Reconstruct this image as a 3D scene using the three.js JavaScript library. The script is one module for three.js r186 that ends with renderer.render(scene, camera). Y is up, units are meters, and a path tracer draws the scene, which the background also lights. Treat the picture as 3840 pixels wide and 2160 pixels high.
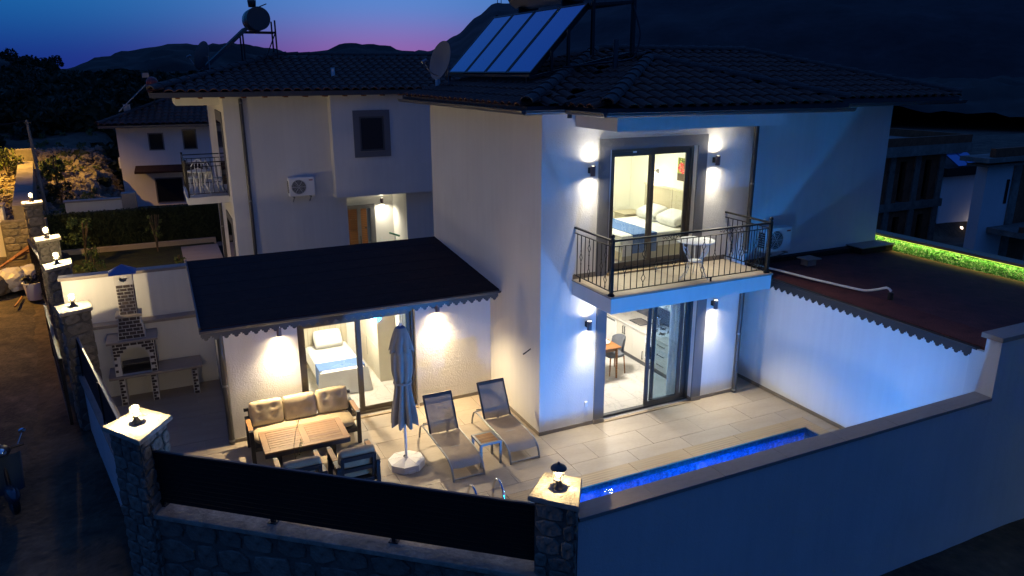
import * as THREE from 'three';
import { mergeGeometries } from 'three/addons/utils/BufferGeometryUtils.js';
import { RoundedBoxGeometry } from 'three/addons/geometries/RoundedBoxGeometry.js';
import { RectAreaLightUniformsLib } from 'three/addons/lights/RectAreaLightUniformsLib.js';

// ---------------------------------------------------------------- camera, sky, light, exposure
const scene = new THREE.Scene();
const V = (x, y, z) => new THREE.Vector3(x, y, z);
const R = Math.PI / 180;
const camera = new THREE.PerspectiveCamera(42.483, 1024 / 576, 0.1, 6000);
camera.position.set(-6.0013, 6.7286, 11.3561);
camera.rotation.order = 'YXZ';
camera.rotation.set(-16.366 * R, -25.557 * R, -0.134 * R);

const EXPOSURE = 1.0;
const renderer = new THREE.WebGLRenderer({ antialias: true });
renderer.setSize(1024, 576);
renderer.toneMapping = THREE.LinearToneMapping;
renderer.toneMappingExposure = EXPOSURE;
renderer.shadowMap.enabled = true;
RectAreaLightUniformsLib.init();

const lerp = (a, b, t) => a + (b - a) * t;
const clamp = (v, a = 0, b = 1) => Math.min(b, Math.max(a, v));
const smooth = (a, b, v) => { const t = clamp((v - a) / (b - a)); return t * t * (3 - 2 * t); };

// dusk sky: deep blue overhead, an afterglow of violet and rose low down where the sun has set
const GLOW_AZIMUTH = 17 * R;              // from -z towards +x
function skyColor(dx, dy, dz) {
  const el = Math.asin(clamp(dy, -1, 1)) / R, az = Math.atan2(dx, -dz);
  let da = Math.abs(az - GLOW_AZIMUTH); if (da > Math.PI) da = 2 * Math.PI - da;
  da /= R;
  const e = Math.max(el, 0);
  const near = Math.exp(-Math.pow(da / 13, 2)), rose = Math.exp(-Math.pow(da / 10.5, 2)), wide = Math.exp(-Math.pow(da / 60, 2));
  const east = 0.72 + 0.28 * wide, top = [0.024 * east, 0.088 * east, 0.38 * east], mid = [0.008 + 0.09 * near, 0.05 + 0.075 * wide + 0.11 * near, 0.20 + 0.19 * wide + 0.22 * near];
  const low = [0.008 + 0.29 * rose, 0.020 + 0.012 * wide + 0.075 * rose, 0.10 + 0.15 * wide + 0.13 * rose];
  const a = smooth(0.2, 5.2, e), b = smooth(5, 50, e);
  return [0, 1, 2].map((i) => lerp(lerp(low[i], mid[i], a), top[i], b));
}
{
  const w = 1024, h = 512, data = new Float32Array(w * h * 4);
  for (let j = 0; j < h; j++) for (let i = 0; i < w; i++) {
    const el = ((j + 0.5) / h - 0.5) * Math.PI, a = ((i + 0.5) / w - 0.5) * 2 * Math.PI;
    const c = skyColor(Math.cos(el) * Math.cos(a), Math.sin(el), Math.cos(el) * Math.sin(a));
    data.set([...c, 1], (j * w + i) * 4);
  }
  const sky = new THREE.DataTexture(data, w, h, THREE.RGBAFormat, THREE.FloatType);
  sky.mapping = THREE.EquirectangularReflectionMapping;
  sky.magFilter = THREE.LinearFilter; sky.needsUpdate = true;
  scene.background = sky; scene.environment = sky;
}
// the last light of the sun that has gone down behind the hills: very weak and very soft
const sun = new THREE.DirectionalLight(0xffd0c0, 0.012);
sun.position.set(Math.sin(GLOW_AZIMUTH) * 60, 8, -Math.cos(GLOW_AZIMUTH) * 60);
sun.castShadow = true; sun.shadow.radius = 30;
Object.assign(sun.shadow.camera, { left: -30, right: 30, top: 30, bottom: -30, near: 1, far: 150 });
scene.add(sun, sun.target);

// ---------------------------------------------------------------- helpers
let seed = 12345;
const rnd = () => { seed = (seed + 0x6d2b79f5) | 0; let t = Math.imul(seed ^ (seed >>> 15), 1 | seed); t = (t + Math.imul(t ^ (t >>> 7), 61 | t)) ^ t; return ((t ^ (t >>> 14)) >>> 0) / 4294967296; };
const rr = (a, b) => a + (b - a) * rnd();
const hash = (x, y) => { let h = Math.imul(x | 0, 374761393) ^ Math.imul(y | 0, 668265263); h = Math.imul(h ^ (h >>> 13), 1274126177); return ((h ^ (h >>> 16)) >>> 0) / 4294967296; };
function vnoise(x, y, p = 1e9) {           // value noise, tileable with period p
  const xi = Math.floor(x), yi = Math.floor(y), fx = x - xi, fy = y - yi, m = (a) => ((a % p) + p) % p;
  const s = (t) => t * t * (3 - 2 * t), u = s(fx), v = s(fy);
  return lerp(lerp(hash(m(xi), m(yi)), hash(m(xi + 1), m(yi)), u), lerp(hash(m(xi), m(yi + 1)), hash(m(xi + 1), m(yi + 1)), u), v);
}
function fbm(x, y, oct = 4, p = 1e9) { let s = 0, a = 0.5, n = 0; for (let i = 0; i < oct; i++) { s += a * vnoise(x, y, p); n += a; x *= 2; y *= 2; p *= 2; a *= 0.5; } return s / n; }

function tex(size, fn, { srgb = true, repeat = 1 } = {}) {
  const d = new Uint8Array(size * size * 4);
  for (let j = 0; j < size; j++) for (let i = 0; i < size; i++) {
    const c = fn(i / size, j / size), o = (j * size + i) * 4;
    d[o] = clamp(c[0]) * 255; d[o + 1] = clamp(c[1]) * 255; d[o + 2] = clamp(c[2]) * 255; d[o + 3] = 255;
  }
  const t = new THREE.DataTexture(d, size, size, THREE.RGBAFormat);
  t.wrapS = t.wrapT = THREE.RepeatWrapping; t.magFilter = THREE.LinearFilter; t.minFilter = THREE.LinearMipmapLinearFilter;
  if (srgb) t.colorSpace = THREE.SRGBColorSpace;
  t.repeat.set(repeat, repeat); t.needsUpdate = true;
  return t;
}
const g3 = (v) => [v, v, v];
const T = {
  stucco: tex(512, (u, v) => g3(0.55 * fbm(u * 40, v * 40, 3, 40) + 0.45 * fbm(u * 90, v * 90, 2, 90)), { srgb: false }),
  rough: tex(512, (u, v) => g3(fbm(u * 24, v * 24, 5, 24)), { srgb: false }),
  paint: tex(512, (u, v) => { const n = fbm(u * 4, v * 4, 5, 4), s = fbm(u * 40, v * 2, 4, 40); const k = 0.945 + 0.06 * n - 0.035 * s; return [k, k * 0.995, k * 0.985]; }, { repeat: 0.25 }),
  tile: tex(512, (u, v) => { const n = fbm(u * 3, v * 12, 5, 3), m = fbm(u * 40, v * 90, 3, 40); const k = 0.86 + 0.09 * n + 0.06 * (m - 0.5); return [k, k * 0.965, k * 0.915]; }, { repeat: 0.4 }),
  marble: tex(512, (u, v) => { const n = fbm(u * 4, v * 4, 5, 4), w = Math.abs(Math.sin((u * 3 + n * 2.4) * Math.PI * 2)); const k = 0.90 - 0.12 * Math.pow(1 - w, 6) - 0.06 * n; return [k, k * 0.985, k * 0.96]; }, { repeat: 0.5 }),
  wood: tex(512, (u, v) => { const g = fbm(u * 3, v * 70, 4, 3), f = fbm(u * 8, v * 200, 2, 8); const k = 0.62 + 0.38 * g - 0.14 * f; return [k, k * 0.89, k * 0.76]; }),
  travertine: tex(512, (u, v) => { const g = fbm(u * 2, v * 34, 5, 2), f = fbm(u * 16, v * 160, 2, 16); const k = 0.72 + 0.26 * g - 0.08 * f; return [k, k * 0.93, k * 0.80]; }),
  stone: tex(512, (u, v) => { const n = fbm(u * 6, v * 6, 6, 6), m = fbm(u * 30, v * 30, 3, 30); const k = 0.58 + 0.36 * n + 0.12 * (m - 0.5); return [k, k * 0.965, k * 0.90]; }),
  ground: tex(512, (u, v) => { const n = fbm(u * 8, v * 8, 6, 8), m = fbm(u * 50, v * 50, 3, 50); const k = 0.35 + 0.5 * n + 0.22 * (m - 0.5); return [k, k * 0.93, k * 0.82]; }, { repeat: 0.15 }),
  grass: tex(512, (u, v) => { const n = fbm(u * 8, v * 8, 5, 8), m = fbm(u * 90, v * 90, 2, 90); const k = 0.45 + 0.4 * n + 0.4 * (m - 0.5); return [k * 0.9, k, k * 0.5]; }, { repeat: 0.4 }),
  felt: tex(512, (u, v) => { const n = fbm(u * 100, v * 100, 2, 100), m = fbm(u * 4, v * 4, 4, 4); const k = 0.7 + 0.4 * (n - 0.5) + 0.25 * (m - 0.5); return g3(k); }),
  cloth: tex(512, (u, v) => { const w = 0.5 + 0.25 * Math.sin(u * 2 * Math.PI * 110) + 0.25 * Math.sin(v * 2 * Math.PI * 110), n = fbm(u * 6, v * 6, 4, 6); return g3(0.86 + 0.08 * w + 0.1 * (n - 0.5)); }),
  mosaic: tex(512, (u, v) => { const n = fbm(u * 10, v * 10, 4, 10), w = Math.abs(vnoise(u * 16 + n * 2, v * 16, 16) - 0.5) * 2, q = clamp(Math.pow(1 - w, 6)); const k = 0.30 + 0.45 * n + 0.3 * q; return [k * 0.5, k * 0.8, k]; }, { repeat: 1.6 }),
  water: tex(512, (u, v) => g3(fbm(u * 6, v * 6, 4, 6)), { srgb: false, repeat: 0.5 }),
};
const lin = (c) => Array.isArray(c) ? new THREE.Color().setRGB(...c) : new THREE.Color(c);
function mat(c, rough = 0.8, o = {}) {
  const { metal = 0, bump, bumpScale = 0.004, map, ...rest } = o;
  const m = new (('transmission' in rest || 'clearcoat' in rest || 'sheen' in rest) ? THREE.MeshPhysicalMaterial : THREE.MeshStandardMaterial)({ color: lin(c), roughness: rough, metalness: metal, ...rest });
  if (map) m.map = map;
  if (bump) { m.bumpMap = bump; m.bumpScale = bumpScale; }
  return m;
}
const rep = (t, x, y = x) => { const c = t.clone(); c.repeat.set(x, y); c.needsUpdate = true; return c; };
const M = {
  wall: mat([0.80, 0.785, 0.76], 0.9, { map: T.paint, bump: rep(T.stucco, 1.3), bumpScale: 0.006 }),
  wallFine: mat([0.78, 0.77, 0.75], 0.9, { map: T.paint, bump: rep(T.stucco, 2), bumpScale: 0.003 }),
  wallOuter: mat([0.72, 0.71, 0.69], 0.95, { map: T.paint, bump: T.stucco, bumpScale: 0.005 }),
  inner: mat([0.80, 0.79, 0.74], 0.9),
  innerCream: mat([0.80, 0.80, 0.70], 0.85),
  trim: mat([0.15, 0.15, 0.16], 0.75, { bump: rep(T.stucco, 1.5), bumpScale: 0.006 }),
  frame: mat([0.075, 0.077, 0.082], 0.4, { metal: 0.4 }),
  frameWarm: mat([0.12, 0.10, 0.078], 0.45, { metal: 0.3 }),
  black: mat([0.012, 0.012, 0.014], 0.5),
  iron: mat([0.028, 0.026, 0.025], 0.45, { metal: 0.6 }),
  lampMetal: mat([0.11, 0.10, 0.085], 0.5, { metal: 0.3 }),
  gutter: mat([0.085, 0.085, 0.09], 0.4, { metal: 0.5 }),
  tileFloor: [0, 1, 2, 3].map((k) => mat([0.43, 0.385, 0.33].map((c) => c * (0.975 + 0.018 * k)), 0.55, { map: rep(T.tile, 0.4 + 0.01 * k, 0.42), bump: T.rough, bumpScale: 0.0006 })),
  joint: mat([0.37, 0.33, 0.285], 0.9),
  plinth: mat([0.26, 0.24, 0.22], 0.6, { map: T.tile }),
  coping: mat([0.40, 0.365, 0.345], 0.7, { map: T.tile, bump: T.rough, bumpScale: 0.002 }),
  poolEdge: mat([0.60, 0.52, 0.42], 0.6, { map: rep(T.travertine, 0.35, 0.9) }),
  mosaic: mat([0.14, 0.34, 0.85], 0.35, { map: T.mosaic }),
  poolBorder: mat([0.05, 0.16, 0.22], 0.35, { map: T.mosaic }),
  marble: mat([0.74, 0.72, 0.68], 0.28, { map: T.marble }),
  roofTile: [0, 1, 2].map((k) => mat([[0.25, 0.095, 0.055], [0.19, 0.08, 0.05], [0.29, 0.11, 0.06]][k], 0.85, { map: T.felt })),
  ridgeTile: mat([0.17, 0.125, 0.105], 0.85, { map: T.felt }),
  deck: mat([0.05, 0.035, 0.03], 0.9),
  shingle: mat([0.065, 0.026, 0.016], 1, { map: rep(T.felt, 1.5), bump: T.rough, bumpScale: 0.003 }),
  shingleRed: mat([0.20, 0.05, 0.045], 0.95, { map: rep(T.felt, 1.2), bump: T.rough, bumpScale: 0.003 }),
  soffit: mat([0.46, 0.20, 0.035], 0.7, { map: rep(T.wood, 0.6) }),
  teak: [0, 1, 2, 3].map((k) => mat([[0.60, 0.37, 0.15], [0.54, 0.31, 0.12], [0.66, 0.42, 0.19], [0.48, 0.28, 0.12]][k], 0.6, { map: rep(T.wood, 0.8, 0.9 + 0.1 * k) })),
  oak: mat([0.50, 0.25, 0.085], 0.5, { map: rep(T.wood, 0.7) }),
  anthracite: mat([0.035, 0.036, 0.040], 0.5, { metal: 0.3 }),
  grey: mat([0.24, 0.25, 0.26], 0.45, { metal: 0.5 }),
  sling: mat([0.34, 0.27, 0.215], 0.85, { map: rep(T.cloth, 2), transparent: true, opacity: 0.88 }),
  slingEdge: mat([0.07, 0.06, 0.06], 0.8),
  cushion: mat([0.56, 0.45, 0.29], 0.95, { map: rep(T.cloth, 2), bump: T.cloth, bumpScale: 0.001 }),
  linen: mat([0.82, 0.81, 0.77], 0.95, { map: T.cloth }),
  runner: mat([0.10, 0.19, 0.42], 0.95, { map: T.cloth }),
  canvas: mat([0.40, 0.42, 0.45], 0.95, { map: rep(T.cloth, 2) }),
  plastic: mat([0.78, 0.77, 0.75], 0.5),
  white: mat([0.80, 0.80, 0.78], 0.5),
  beige: mat([0.60, 0.54, 0.42], 0.55),
  beigeWood: mat([0.52, 0.47, 0.35], 0.6, { map: rep(T.paint, 0.5) }),
  cabinet: mat([0.66, 0.62, 0.54], 0.45),
  steel: mat([0.62, 0.63, 0.65], 0.22, { metal: 1 }),
  chrome: mat([0.8, 0.82, 0.85], 0.08, { metal: 1 }),
  glass: mat([1, 1, 1], 0.02, { transmission: 1, thickness: 0, ior: 1.45 }),
  tint: mat([0.72, 0.80, 0.86], 0.03, { transmission: 1, thickness: 0, ior: 1.5 }),
  darkGlass: mat([0.012, 0.014, 0.02], 0.08, { metal: 0.2 }),
  water: mat([0.86, 0.96, 1.0], 0.02, { transmission: 1, thickness: 0, ior: 1.33, bump: T.water, bumpScale: 0.03 }),
  curtain: mat([0.80, 0.83, 0.83], 0.95, { transmission: 0.35, thickness: 0 }),
  chairGrey: mat([0.17, 0.18, 0.20], 0.95, { map: rep(T.cloth, 2) }),
  stone: [0, 1, 2].map((k) => mat([[0.42, 0.39, 0.34], [0.37, 0.35, 0.31], [0.52, 0.48, 0.42]][k], 0.9, { map: rep(T.stone, 1.5), bump: T.rough, bumpScale: 0.015 })),
  mortar: mat([0.28, 0.265, 0.24], 0.95, { map: T.stone, bump: T.rough, bumpScale: 0.01 }),
  capStone: mat([0.68, 0.64, 0.56], 0.9, { map: rep(T.stone, 1.2), bump: T.rough, bumpScale: 0.012 }),
  fence: mat([0.030, 0.017, 0.012], 0.9, { map: rep(T.wood, 0.5) }),
  brick: [0, 1].map((k) => mat([[0.045, 0.032, 0.034], [0.06, 0.042, 0.04]][k], 0.7)),
  mortarWhite: mat([0.62, 0.60, 0.57], 0.9, { bump: T.rough, bumpScale: 0.004 }),
  concrete: mat([0.42, 0.40, 0.37], 0.95, { map: rep(T.stone, 0.5) }),
  clay: mat([0.40, 0.16, 0.08], 0.9, { map: rep(T.stone, 1) }),
  hill: mat([0.022, 0.028, 0.020], 1, { map: rep(T.ground, 0.02) }),
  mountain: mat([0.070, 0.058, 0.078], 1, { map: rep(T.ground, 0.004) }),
  ground: mat([0.27, 0.225, 0.17], 1, { map: T.ground, bump: rep(T.rough, 0.5), bumpScale: 0.03 }),
  road: mat([0.20, 0.175, 0.15], 0.95, { map: rep(T.ground, 0.4), bump: T.rough, bumpScale: 0.02 }),
  lawn: mat([0.055, 0.062, 0.02], 1, { map: T.grass, bump: rep(T.rough, 2), bumpScale: 0.04 }),
  leaf: [mat([0.07, 0.11, 0.03], 0.9), mat([0.020, 0.032, 0.012], 0.9), mat([0.10, 0.13, 0.035], 0.9)],
  bark: mat([0.10, 0.075, 0.05], 0.95),
  panel: mat([0.14, 0.24, 0.52], 0.12, { metal: 0.9 }),
  tank: mat([0.30, 0.29, 0.28], 0.35, { metal: 0.7 }),
};

const clean = (g) => { let n = g.index ? g.toNonIndexed() : g; for (const k of Object.keys(n.attributes)) if (!['position', 'normal', 'uv'].includes(k)) n.deleteAttribute(k); if (!n.attributes.normal) n.computeVertexNormals(); return n; };
function uvm(g) {                                     // box-projected uv in metres
  const n = clean(g), p = n.attributes.position, q = new Float32Array(p.count * 2), a = V(), b = V(), c = V();
  for (let i = 0; i < p.count; i += 3) {
    a.fromBufferAttribute(p, i); b.fromBufferAttribute(p, i + 1).sub(a); c.fromBufferAttribute(p, i + 2).sub(a); b.cross(c);
    const x = Math.abs(b.x), y = Math.abs(b.y), z = Math.abs(b.z);
    for (let k = i; k < i + 3; k++) {
      const X = p.getX(k), Y = p.getY(k), Z = p.getZ(k);
      if (y >= x && y >= z) { q[k * 2] = X; q[k * 2 + 1] = Z; } else if (x >= z) { q[k * 2] = Z; q[k * 2 + 1] = Y; } else { q[k * 2] = X; q[k * 2 + 1] = Y; }
    }
  }
  n.setAttribute('uv', new THREE.BufferAttribute(q, 2));
  return n;
}
const merge = (list) => { const a = list.flat(9).map((g) => g.attributes.uv && !g.index && Object.keys(g.attributes).length === 3 ? g : uvm(g)); return a.length === 1 ? a[0] : mergeGeometries(a); };
function box(x0, x1, y0, y1, z0, z1) { const g = new THREE.BoxGeometry(Math.abs(x1 - x0), Math.abs(y1 - y0), Math.abs(z1 - z0)); g.translate((x0 + x1) / 2, (y0 + y1) / 2, (z0 + z1) / 2); return uvm(g); }
function rbox(x0, x1, y0, y1, z0, z1, r = 0.01, s = 2) { const g = new RoundedBoxGeometry(Math.abs(x1 - x0), Math.abs(y1 - y0), Math.abs(z1 - z0), s, Math.min(r, Math.abs(x1 - x0) / 2.01, Math.abs(y1 - y0) / 2.01, Math.abs(z1 - z0) / 2.01)); g.translate((x0 + x1) / 2, (y0 + y1) / 2, (z0 + z1) / 2); return uvm(g); }
function rod(a, b, r, r2 = r, seg = 8, open = false) {
  a = V(...a); b = V(...b); const d = b.clone().sub(a), L = d.length();
  const g = new THREE.CylinderGeometry(r2, r, L, seg, 1, open); g.translate(0, L / 2, 0);
  g.applyQuaternion(new THREE.Quaternion().setFromUnitVectors(V(0, 1, 0), d.normalize())); g.translate(a.x, a.y, a.z);
  return uvm(g);
}
function bar(a, b, w, h = w) {                        // square bar between two points
  a = V(...a); b = V(...b); const d = b.clone().sub(a), L = d.length();
  const g = new THREE.BoxGeometry(w, h, L);
  const m = new THREE.Matrix4().lookAt(b, a, Math.abs(d.y) > 0.99 * L ? V(0, 0, 1) : V(0, 1, 0)); g.applyMatrix4(m);
  g.translate((a.x + b.x) / 2, (a.y + b.y) / 2, (a.z + b.z) / 2);
  return uvm(g);
}
const tube = (pts, r, seg = 24, rad = 6, closed = false) => uvm(new THREE.TubeGeometry(new THREE.CatmullRomCurve3(pts.map((p) => V(...p)), closed, 'catmullrom', 0.3), seg, r, rad, closed));
const lathe = (pts, seg = 24) => uvm(new THREE.LatheGeometry(pts.map((p) => new THREE.Vector2(...p)), seg));
const ball = (x, y, z, r, a = 12, b = 8) => uvm(new THREE.SphereGeometry(r, a, b).translate(x, y, z));
function extrude(pts, depth, o = {}) {
  const s = new THREE.Shape(pts.map((p) => new THREE.Vector2(...p)));
  for (const h of o.holes || []) s.holes.push(new THREE.Path(h.map((p) => new THREE.Vector2(...p))));
  return new THREE.ExtrudeGeometry(s, { depth, bevelEnabled: !!o.bevel, bevelSize: o.bevel || 0, bevelThickness: o.bevel || 0, bevelSegments: o.bs || 1, curveSegments: 8, steps: 1 });
}
const circle = (cx, cy, r, n = 16, a0 = 0, a1 = 2 * Math.PI) => Array.from({ length: n }, (_, i) => { const a = lerp(a0, a1, i / (Math.abs(a1 - a0) > 6.28 ? n : n - 1)); return [cx + r * Math.cos(a), cy + r * Math.sin(a)]; });
// prism over a ground polygon [[x, z] ...], from y0 to y1
function prism(poly, y0, y1, bevel = 0) {
  const g = extrude(poly.map(([x, z]) => [x, -z]), y1 - y0 - 2 * bevel, { bevel }); g.rotateX(-Math.PI / 2); g.translate(0, y0 + bevel, 0); return uvm(g);
}
function quad(a, b, c, d) { const g = new THREE.BufferGeometry(); g.setAttribute('position', new THREE.Float32BufferAttribute([...a, ...b, ...c, ...a, ...c, ...d], 3)); g.computeVertexNormals(); return uvm(g); }
const mv = (g, x = 0, y = 0, z = 0, ry = 0) => { const n = g.clone(); if (ry) n.rotateY(ry); n.translate(x, y, z); return n; };

const used = new Map();
function numbered(name) { const n = used.get(name) || 0; used.set(name, n + 1); return n ? `${name}_${String(n).padStart(3, '0')}` : name; }
function thing(name, label, category, o = {}) {
  const g = new THREE.Group(); g.name = numbered(name); g.userData = { label, category }; if (o.group) g.userData.group = o.group;
  if (o.at) g.position.set(...o.at); if (o.turn) g.rotation.y = o.turn;
  scene.add(g); return g;
}
function part(name, geo, material, parent, label) {
  const m = new THREE.Mesh(Array.isArray(geo) ? merge(geo) : geo, material); m.name = name; m.castShadow = m.receiveShadow = true;
  if (label) m.userData.label = label;
  parent.add(m); return m;
}
function each(name, list, material, parent) { return list.map((g) => part(name, g, material, parent)); }
function one(name, label, category, geo, material, o = {}) {
  const m = part(numbered(name), geo, material, scene); m.userData = { label, category }; if (o.group) m.userData.group = o.group;
  if (o.at) m.position.set(...o.at); if (o.turn) m.rotation.y = o.turn; return m;
}
function struct(name, geo, material) { const m = part(numbered(name), geo, material, scene); m.userData = { kind: 'structure' }; return m; }
function again(o, label, { at, turn, group } = {}) { const c = o.clone(); c.name = numbered(o.name.replace(/_\d{3}$/, '')); c.userData = { ...o.userData, label }; if (group) c.userData.group = group; if (at) c.position.set(...at); if (turn !== undefined) c.rotation.y = turn; scene.add(c); return c; }
const glow = (c, k) => new THREE.MeshStandardMaterial({ color: 0x000000, emissive: lin(c), emissiveIntensity: k, roughness: 1 });
function point(parent, x, y, z, color, cd, radius = 1) { const l = new THREE.PointLight(lin(color), cd, 0, 2); l.position.set(x, y, z); l.castShadow = true; l.shadow.radius = radius; parent.add(l); return l; }
function spot(parent, at, to, color, cd, angle, pen, radius = 1) { const l = new THREE.SpotLight(lin(color), cd, 0, angle, pen, 2); l.position.set(...at); l.target.position.set(...to); l.castShadow = true; l.shadow.radius = radius; parent.add(l, l.target); return l; }
function area(parent, at, to, w, h, color, nits) { const l = new THREE.RectAreaLight(lin(color), nits, w, h); l.position.set(...at); parent.add(l); parent.updateWorldMatrix(true, false); l.lookAt(parent.localToWorld(V(...to))); return l; }
// ---------------------------------------------------------------- ground, road, hills
function groundY(x, z) {
  const back = clamp((-z - 2) / 24), yl = -0.35 + 1.35 * back + Math.max(0, -z - 25) * 0.085;
  const yr = -0.9 - 0.07 * clamp(x - 4, 0, 45) - 0.03 * clamp(-z - 4, 0, 30);
  let y = lerp(yl, yr, smooth(-7, 6, x + 0.25 * Math.min(0, z + 10)));
  if (z > 1) y = lerp(y, -0.85, smooth(1, 6, z) * smooth(-7, -2, x));
  if (z < -19) y = lerp(y, -0.8, smooth(-9.0, -7.0, x) * smooth(-19, -22, z) * (1 - smooth(-45, -60, z)));
  const wx = z < -4.5 ? -7.7 + (z + 4.5) * 0.12 : z < 0.62 ? -6.84 + 0.19 * z : -6.7 + (z - 0.62) * 1.14, inx = smooth(wx + 0.1, wx + 0.9, x) * (1 - smooth(9.3, 10.3, x)), inz = smooth(-20.6, -19.6, z) * (1 - smooth(3.6, 4.6, z));
  y = lerp(y, -2.2, inx * inz);
  const d = Math.hypot(x + 2, z + 5);
  y += (fbm(x * 0.5 + 40, z * 0.5 + 40, 4) - 0.5) * 0.5 * smooth(22, 30, d) + (fbm(x * 1.3 + 9, z * 1.3 + 3, 3) - 0.5) * 0.10 * (1 - inx * inz);
  return y;
}
{
  const n = 260, pos = [], idx = [];
  const warp = (t) => { const s = t * 2 - 1; return Math.sign(s) * (Math.abs(s) * 55 + Math.pow(Math.abs(s), 5) * 3000); };
  for (let j = 0; j <= n; j++) for (let i = 0; i <= n; i++) { const x = warp(i / n), z = warp(j / n) - 8; const far = Math.hypot(x, z); pos.push(x, far > 70 ? lerp(groundY(clamp(x, -70, 70), clamp(z, -70, 70)), -4, smooth(70, 300, far)) : groundY(x, z), z); }
  for (let j = 0; j < n; j++) for (let i = 0; i < n; i++) { const a = j * (n + 1) + i; idx.push(a, a + n + 1, a + 1, a + 1, a + n + 1, a + n + 2); }
  const g = new THREE.BufferGeometry(); g.setAttribute('position', new THREE.Float32BufferAttribute(pos, 3)); g.setIndex(idx); g.computeVertexNormals();
  g.setAttribute('uv', new THREE.Float32BufferAttribute(pos.filter((_, i) => i % 3 !== 1), 2));
  struct('ground', g, M.ground);
}
// hills: surfaces that rise from a foot at r0 to a ridge at r1 whose height follows a profile of [azimuth, elevation seen from here]
function hill(name, r0, r1, r2, foot, profile, material, na, nr, bumps) {
  const az0 = profile[0][0], az1 = profile[profile.length - 1][0], pos = [], uv = [], idx = [];
  const el = (a) => { for (let k = 0; k < profile.length - 1; k++) if (a <= profile[k + 1][0]) { const t = (a - profile[k][0]) / (profile[k + 1][0] - profile[k][0]); return lerp(profile[k][1], profile[k + 1][1], lerp(t, t * t * (3 - 2 * t), 0.5)); } return profile[profile.length - 1][1]; };
  for (let i = 0; i <= na; i++) for (let j = 0; j <= nr; j++) {
    const a = lerp(az0, az1, i / na), t = j / nr, up = t < 0.7, r = up ? lerp(r0, r1, t / 0.7) : lerp(r1, r2, (t - 0.7) / 0.3);
    const top = 6.73 + Math.tan(el(a) * R) * r1, s = up ? Math.pow(t / 0.7, 0.85) : 1 - 0.75 * Math.pow((t - 0.7) / 0.3, 1.5);
    const x = -6 + r * Math.sin(a * R), z = 11.36 - r * Math.cos(a * R);
    const e = up ? 1 - Math.pow(t / 0.7, 6) : 1;
    const y = lerp(foot, top, s) + bumps * ((fbm(x / (r1 * 0.06) + 50, z / (r1 * 0.06) + 50, 4) - 0.5) * 5 * e + (fbm(x / (r1 * 0.008) + 50, z / (r1 * 0.008) + 90, 2) - 0.5) * 1.0);
    pos.push(x, y, z); uv.push(x, z);
  }
  for (let i = 0; i < na; i++) for (let j = 0; j < nr; j++) { const a = i * (nr + 1) + j; idx.push(a, a + 1, a + nr + 1, a + 1, a + nr + 2, a + nr + 1); }
  const g = new THREE.BufferGeometry(); g.setAttribute('position', new THREE.Float32BufferAttribute(pos, 3)); g.setAttribute('uv', new THREE.Float32BufferAttribute(uv, 2)); g.setIndex(idx); g.computeVertexNormals();
  return struct(name, g, material);
}
hill('hill', 50, 150, 260, 1.5, [[-75, 3], [-30, 2.2], [-12, 1.3], [-7.82, 0.85], [-6.6, 0.66], [-5.38, 0.3], [-4.62, -0.05], [-2, -0.7], [4, -1.4], [12, -2.6], [30, -4]], M.hill, 240, 46, 0.9);
hill('hill', 170, 460, 800, 0, [[-80, 2], [-30, 1.2], [-8, 0.3], [-4.62, 0.0], [-2.39, 0.95], [-0.52, 1.10], [1.97, 1.76], [3.7, 1.70], [5.24, 1.85], [7.3, 1.67], [10.06, 1.08], [11.58, 1.22], [13.98, 1.64], [16.08, 1.37], [19.53, 1.36], [24, 0.9], [32, 0.2], [50, -0.6], [90, -1]], M.hill, 420, 40, 2.0);
hill('mountain', 520, 1700, 2900, -20, [[12, -0.5], [16.5, 0.7], [19.53, 1.36], [21.59, 2.55], [23.06, 3.78], [24.2, 4.5], [24.65, 4.60], [25.4, 4.58], [27, 5.0], [30, 6.4], [34, 8], [42, 9.5], [52, 10], [66, 9], [85, 7], [110, 4]], M.mountain, 380, 60, 3.5);

// asphalt lane along the left boundary
{
  const pos = [], idx = [], n = 40;
  for (let i = 0; i <= n; i++) { const z = lerp(6, -24, i / n), xr = -8.55 + (z < -6 ? (z + 6) * 0.115 : 0) - clamp(z - 1, 0, 5) * 0.0; [0, 0.5, 2.4, 4.5, 5].forEach((o, k) => { const x = xr - o + 0.25 * (fbm(z * 0.9 + 30, k, 3) - 0.5); pos.push(x, groundY(x, z) + [-0.06, 0.03, 0.045, 0.03, -0.06][k], z); }); }
  for (let i = 0; i < n; i++) for (let k = 0; k < 4; k++) { const a = i * 5 + k; idx.push(a, a + 5, a + 1, a + 1, a + 5, a + 6); }
  const g = new THREE.BufferGeometry(); g.setAttribute('position', new THREE.Float32BufferAttribute(pos, 3)); g.setAttribute('uv', new THREE.Float32BufferAttribute(pos.filter((_, i) => i % 3 !== 1), 2)); g.setIndex(idx); g.computeVertexNormals();
  struct('lane', g, M.road);
}

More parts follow.
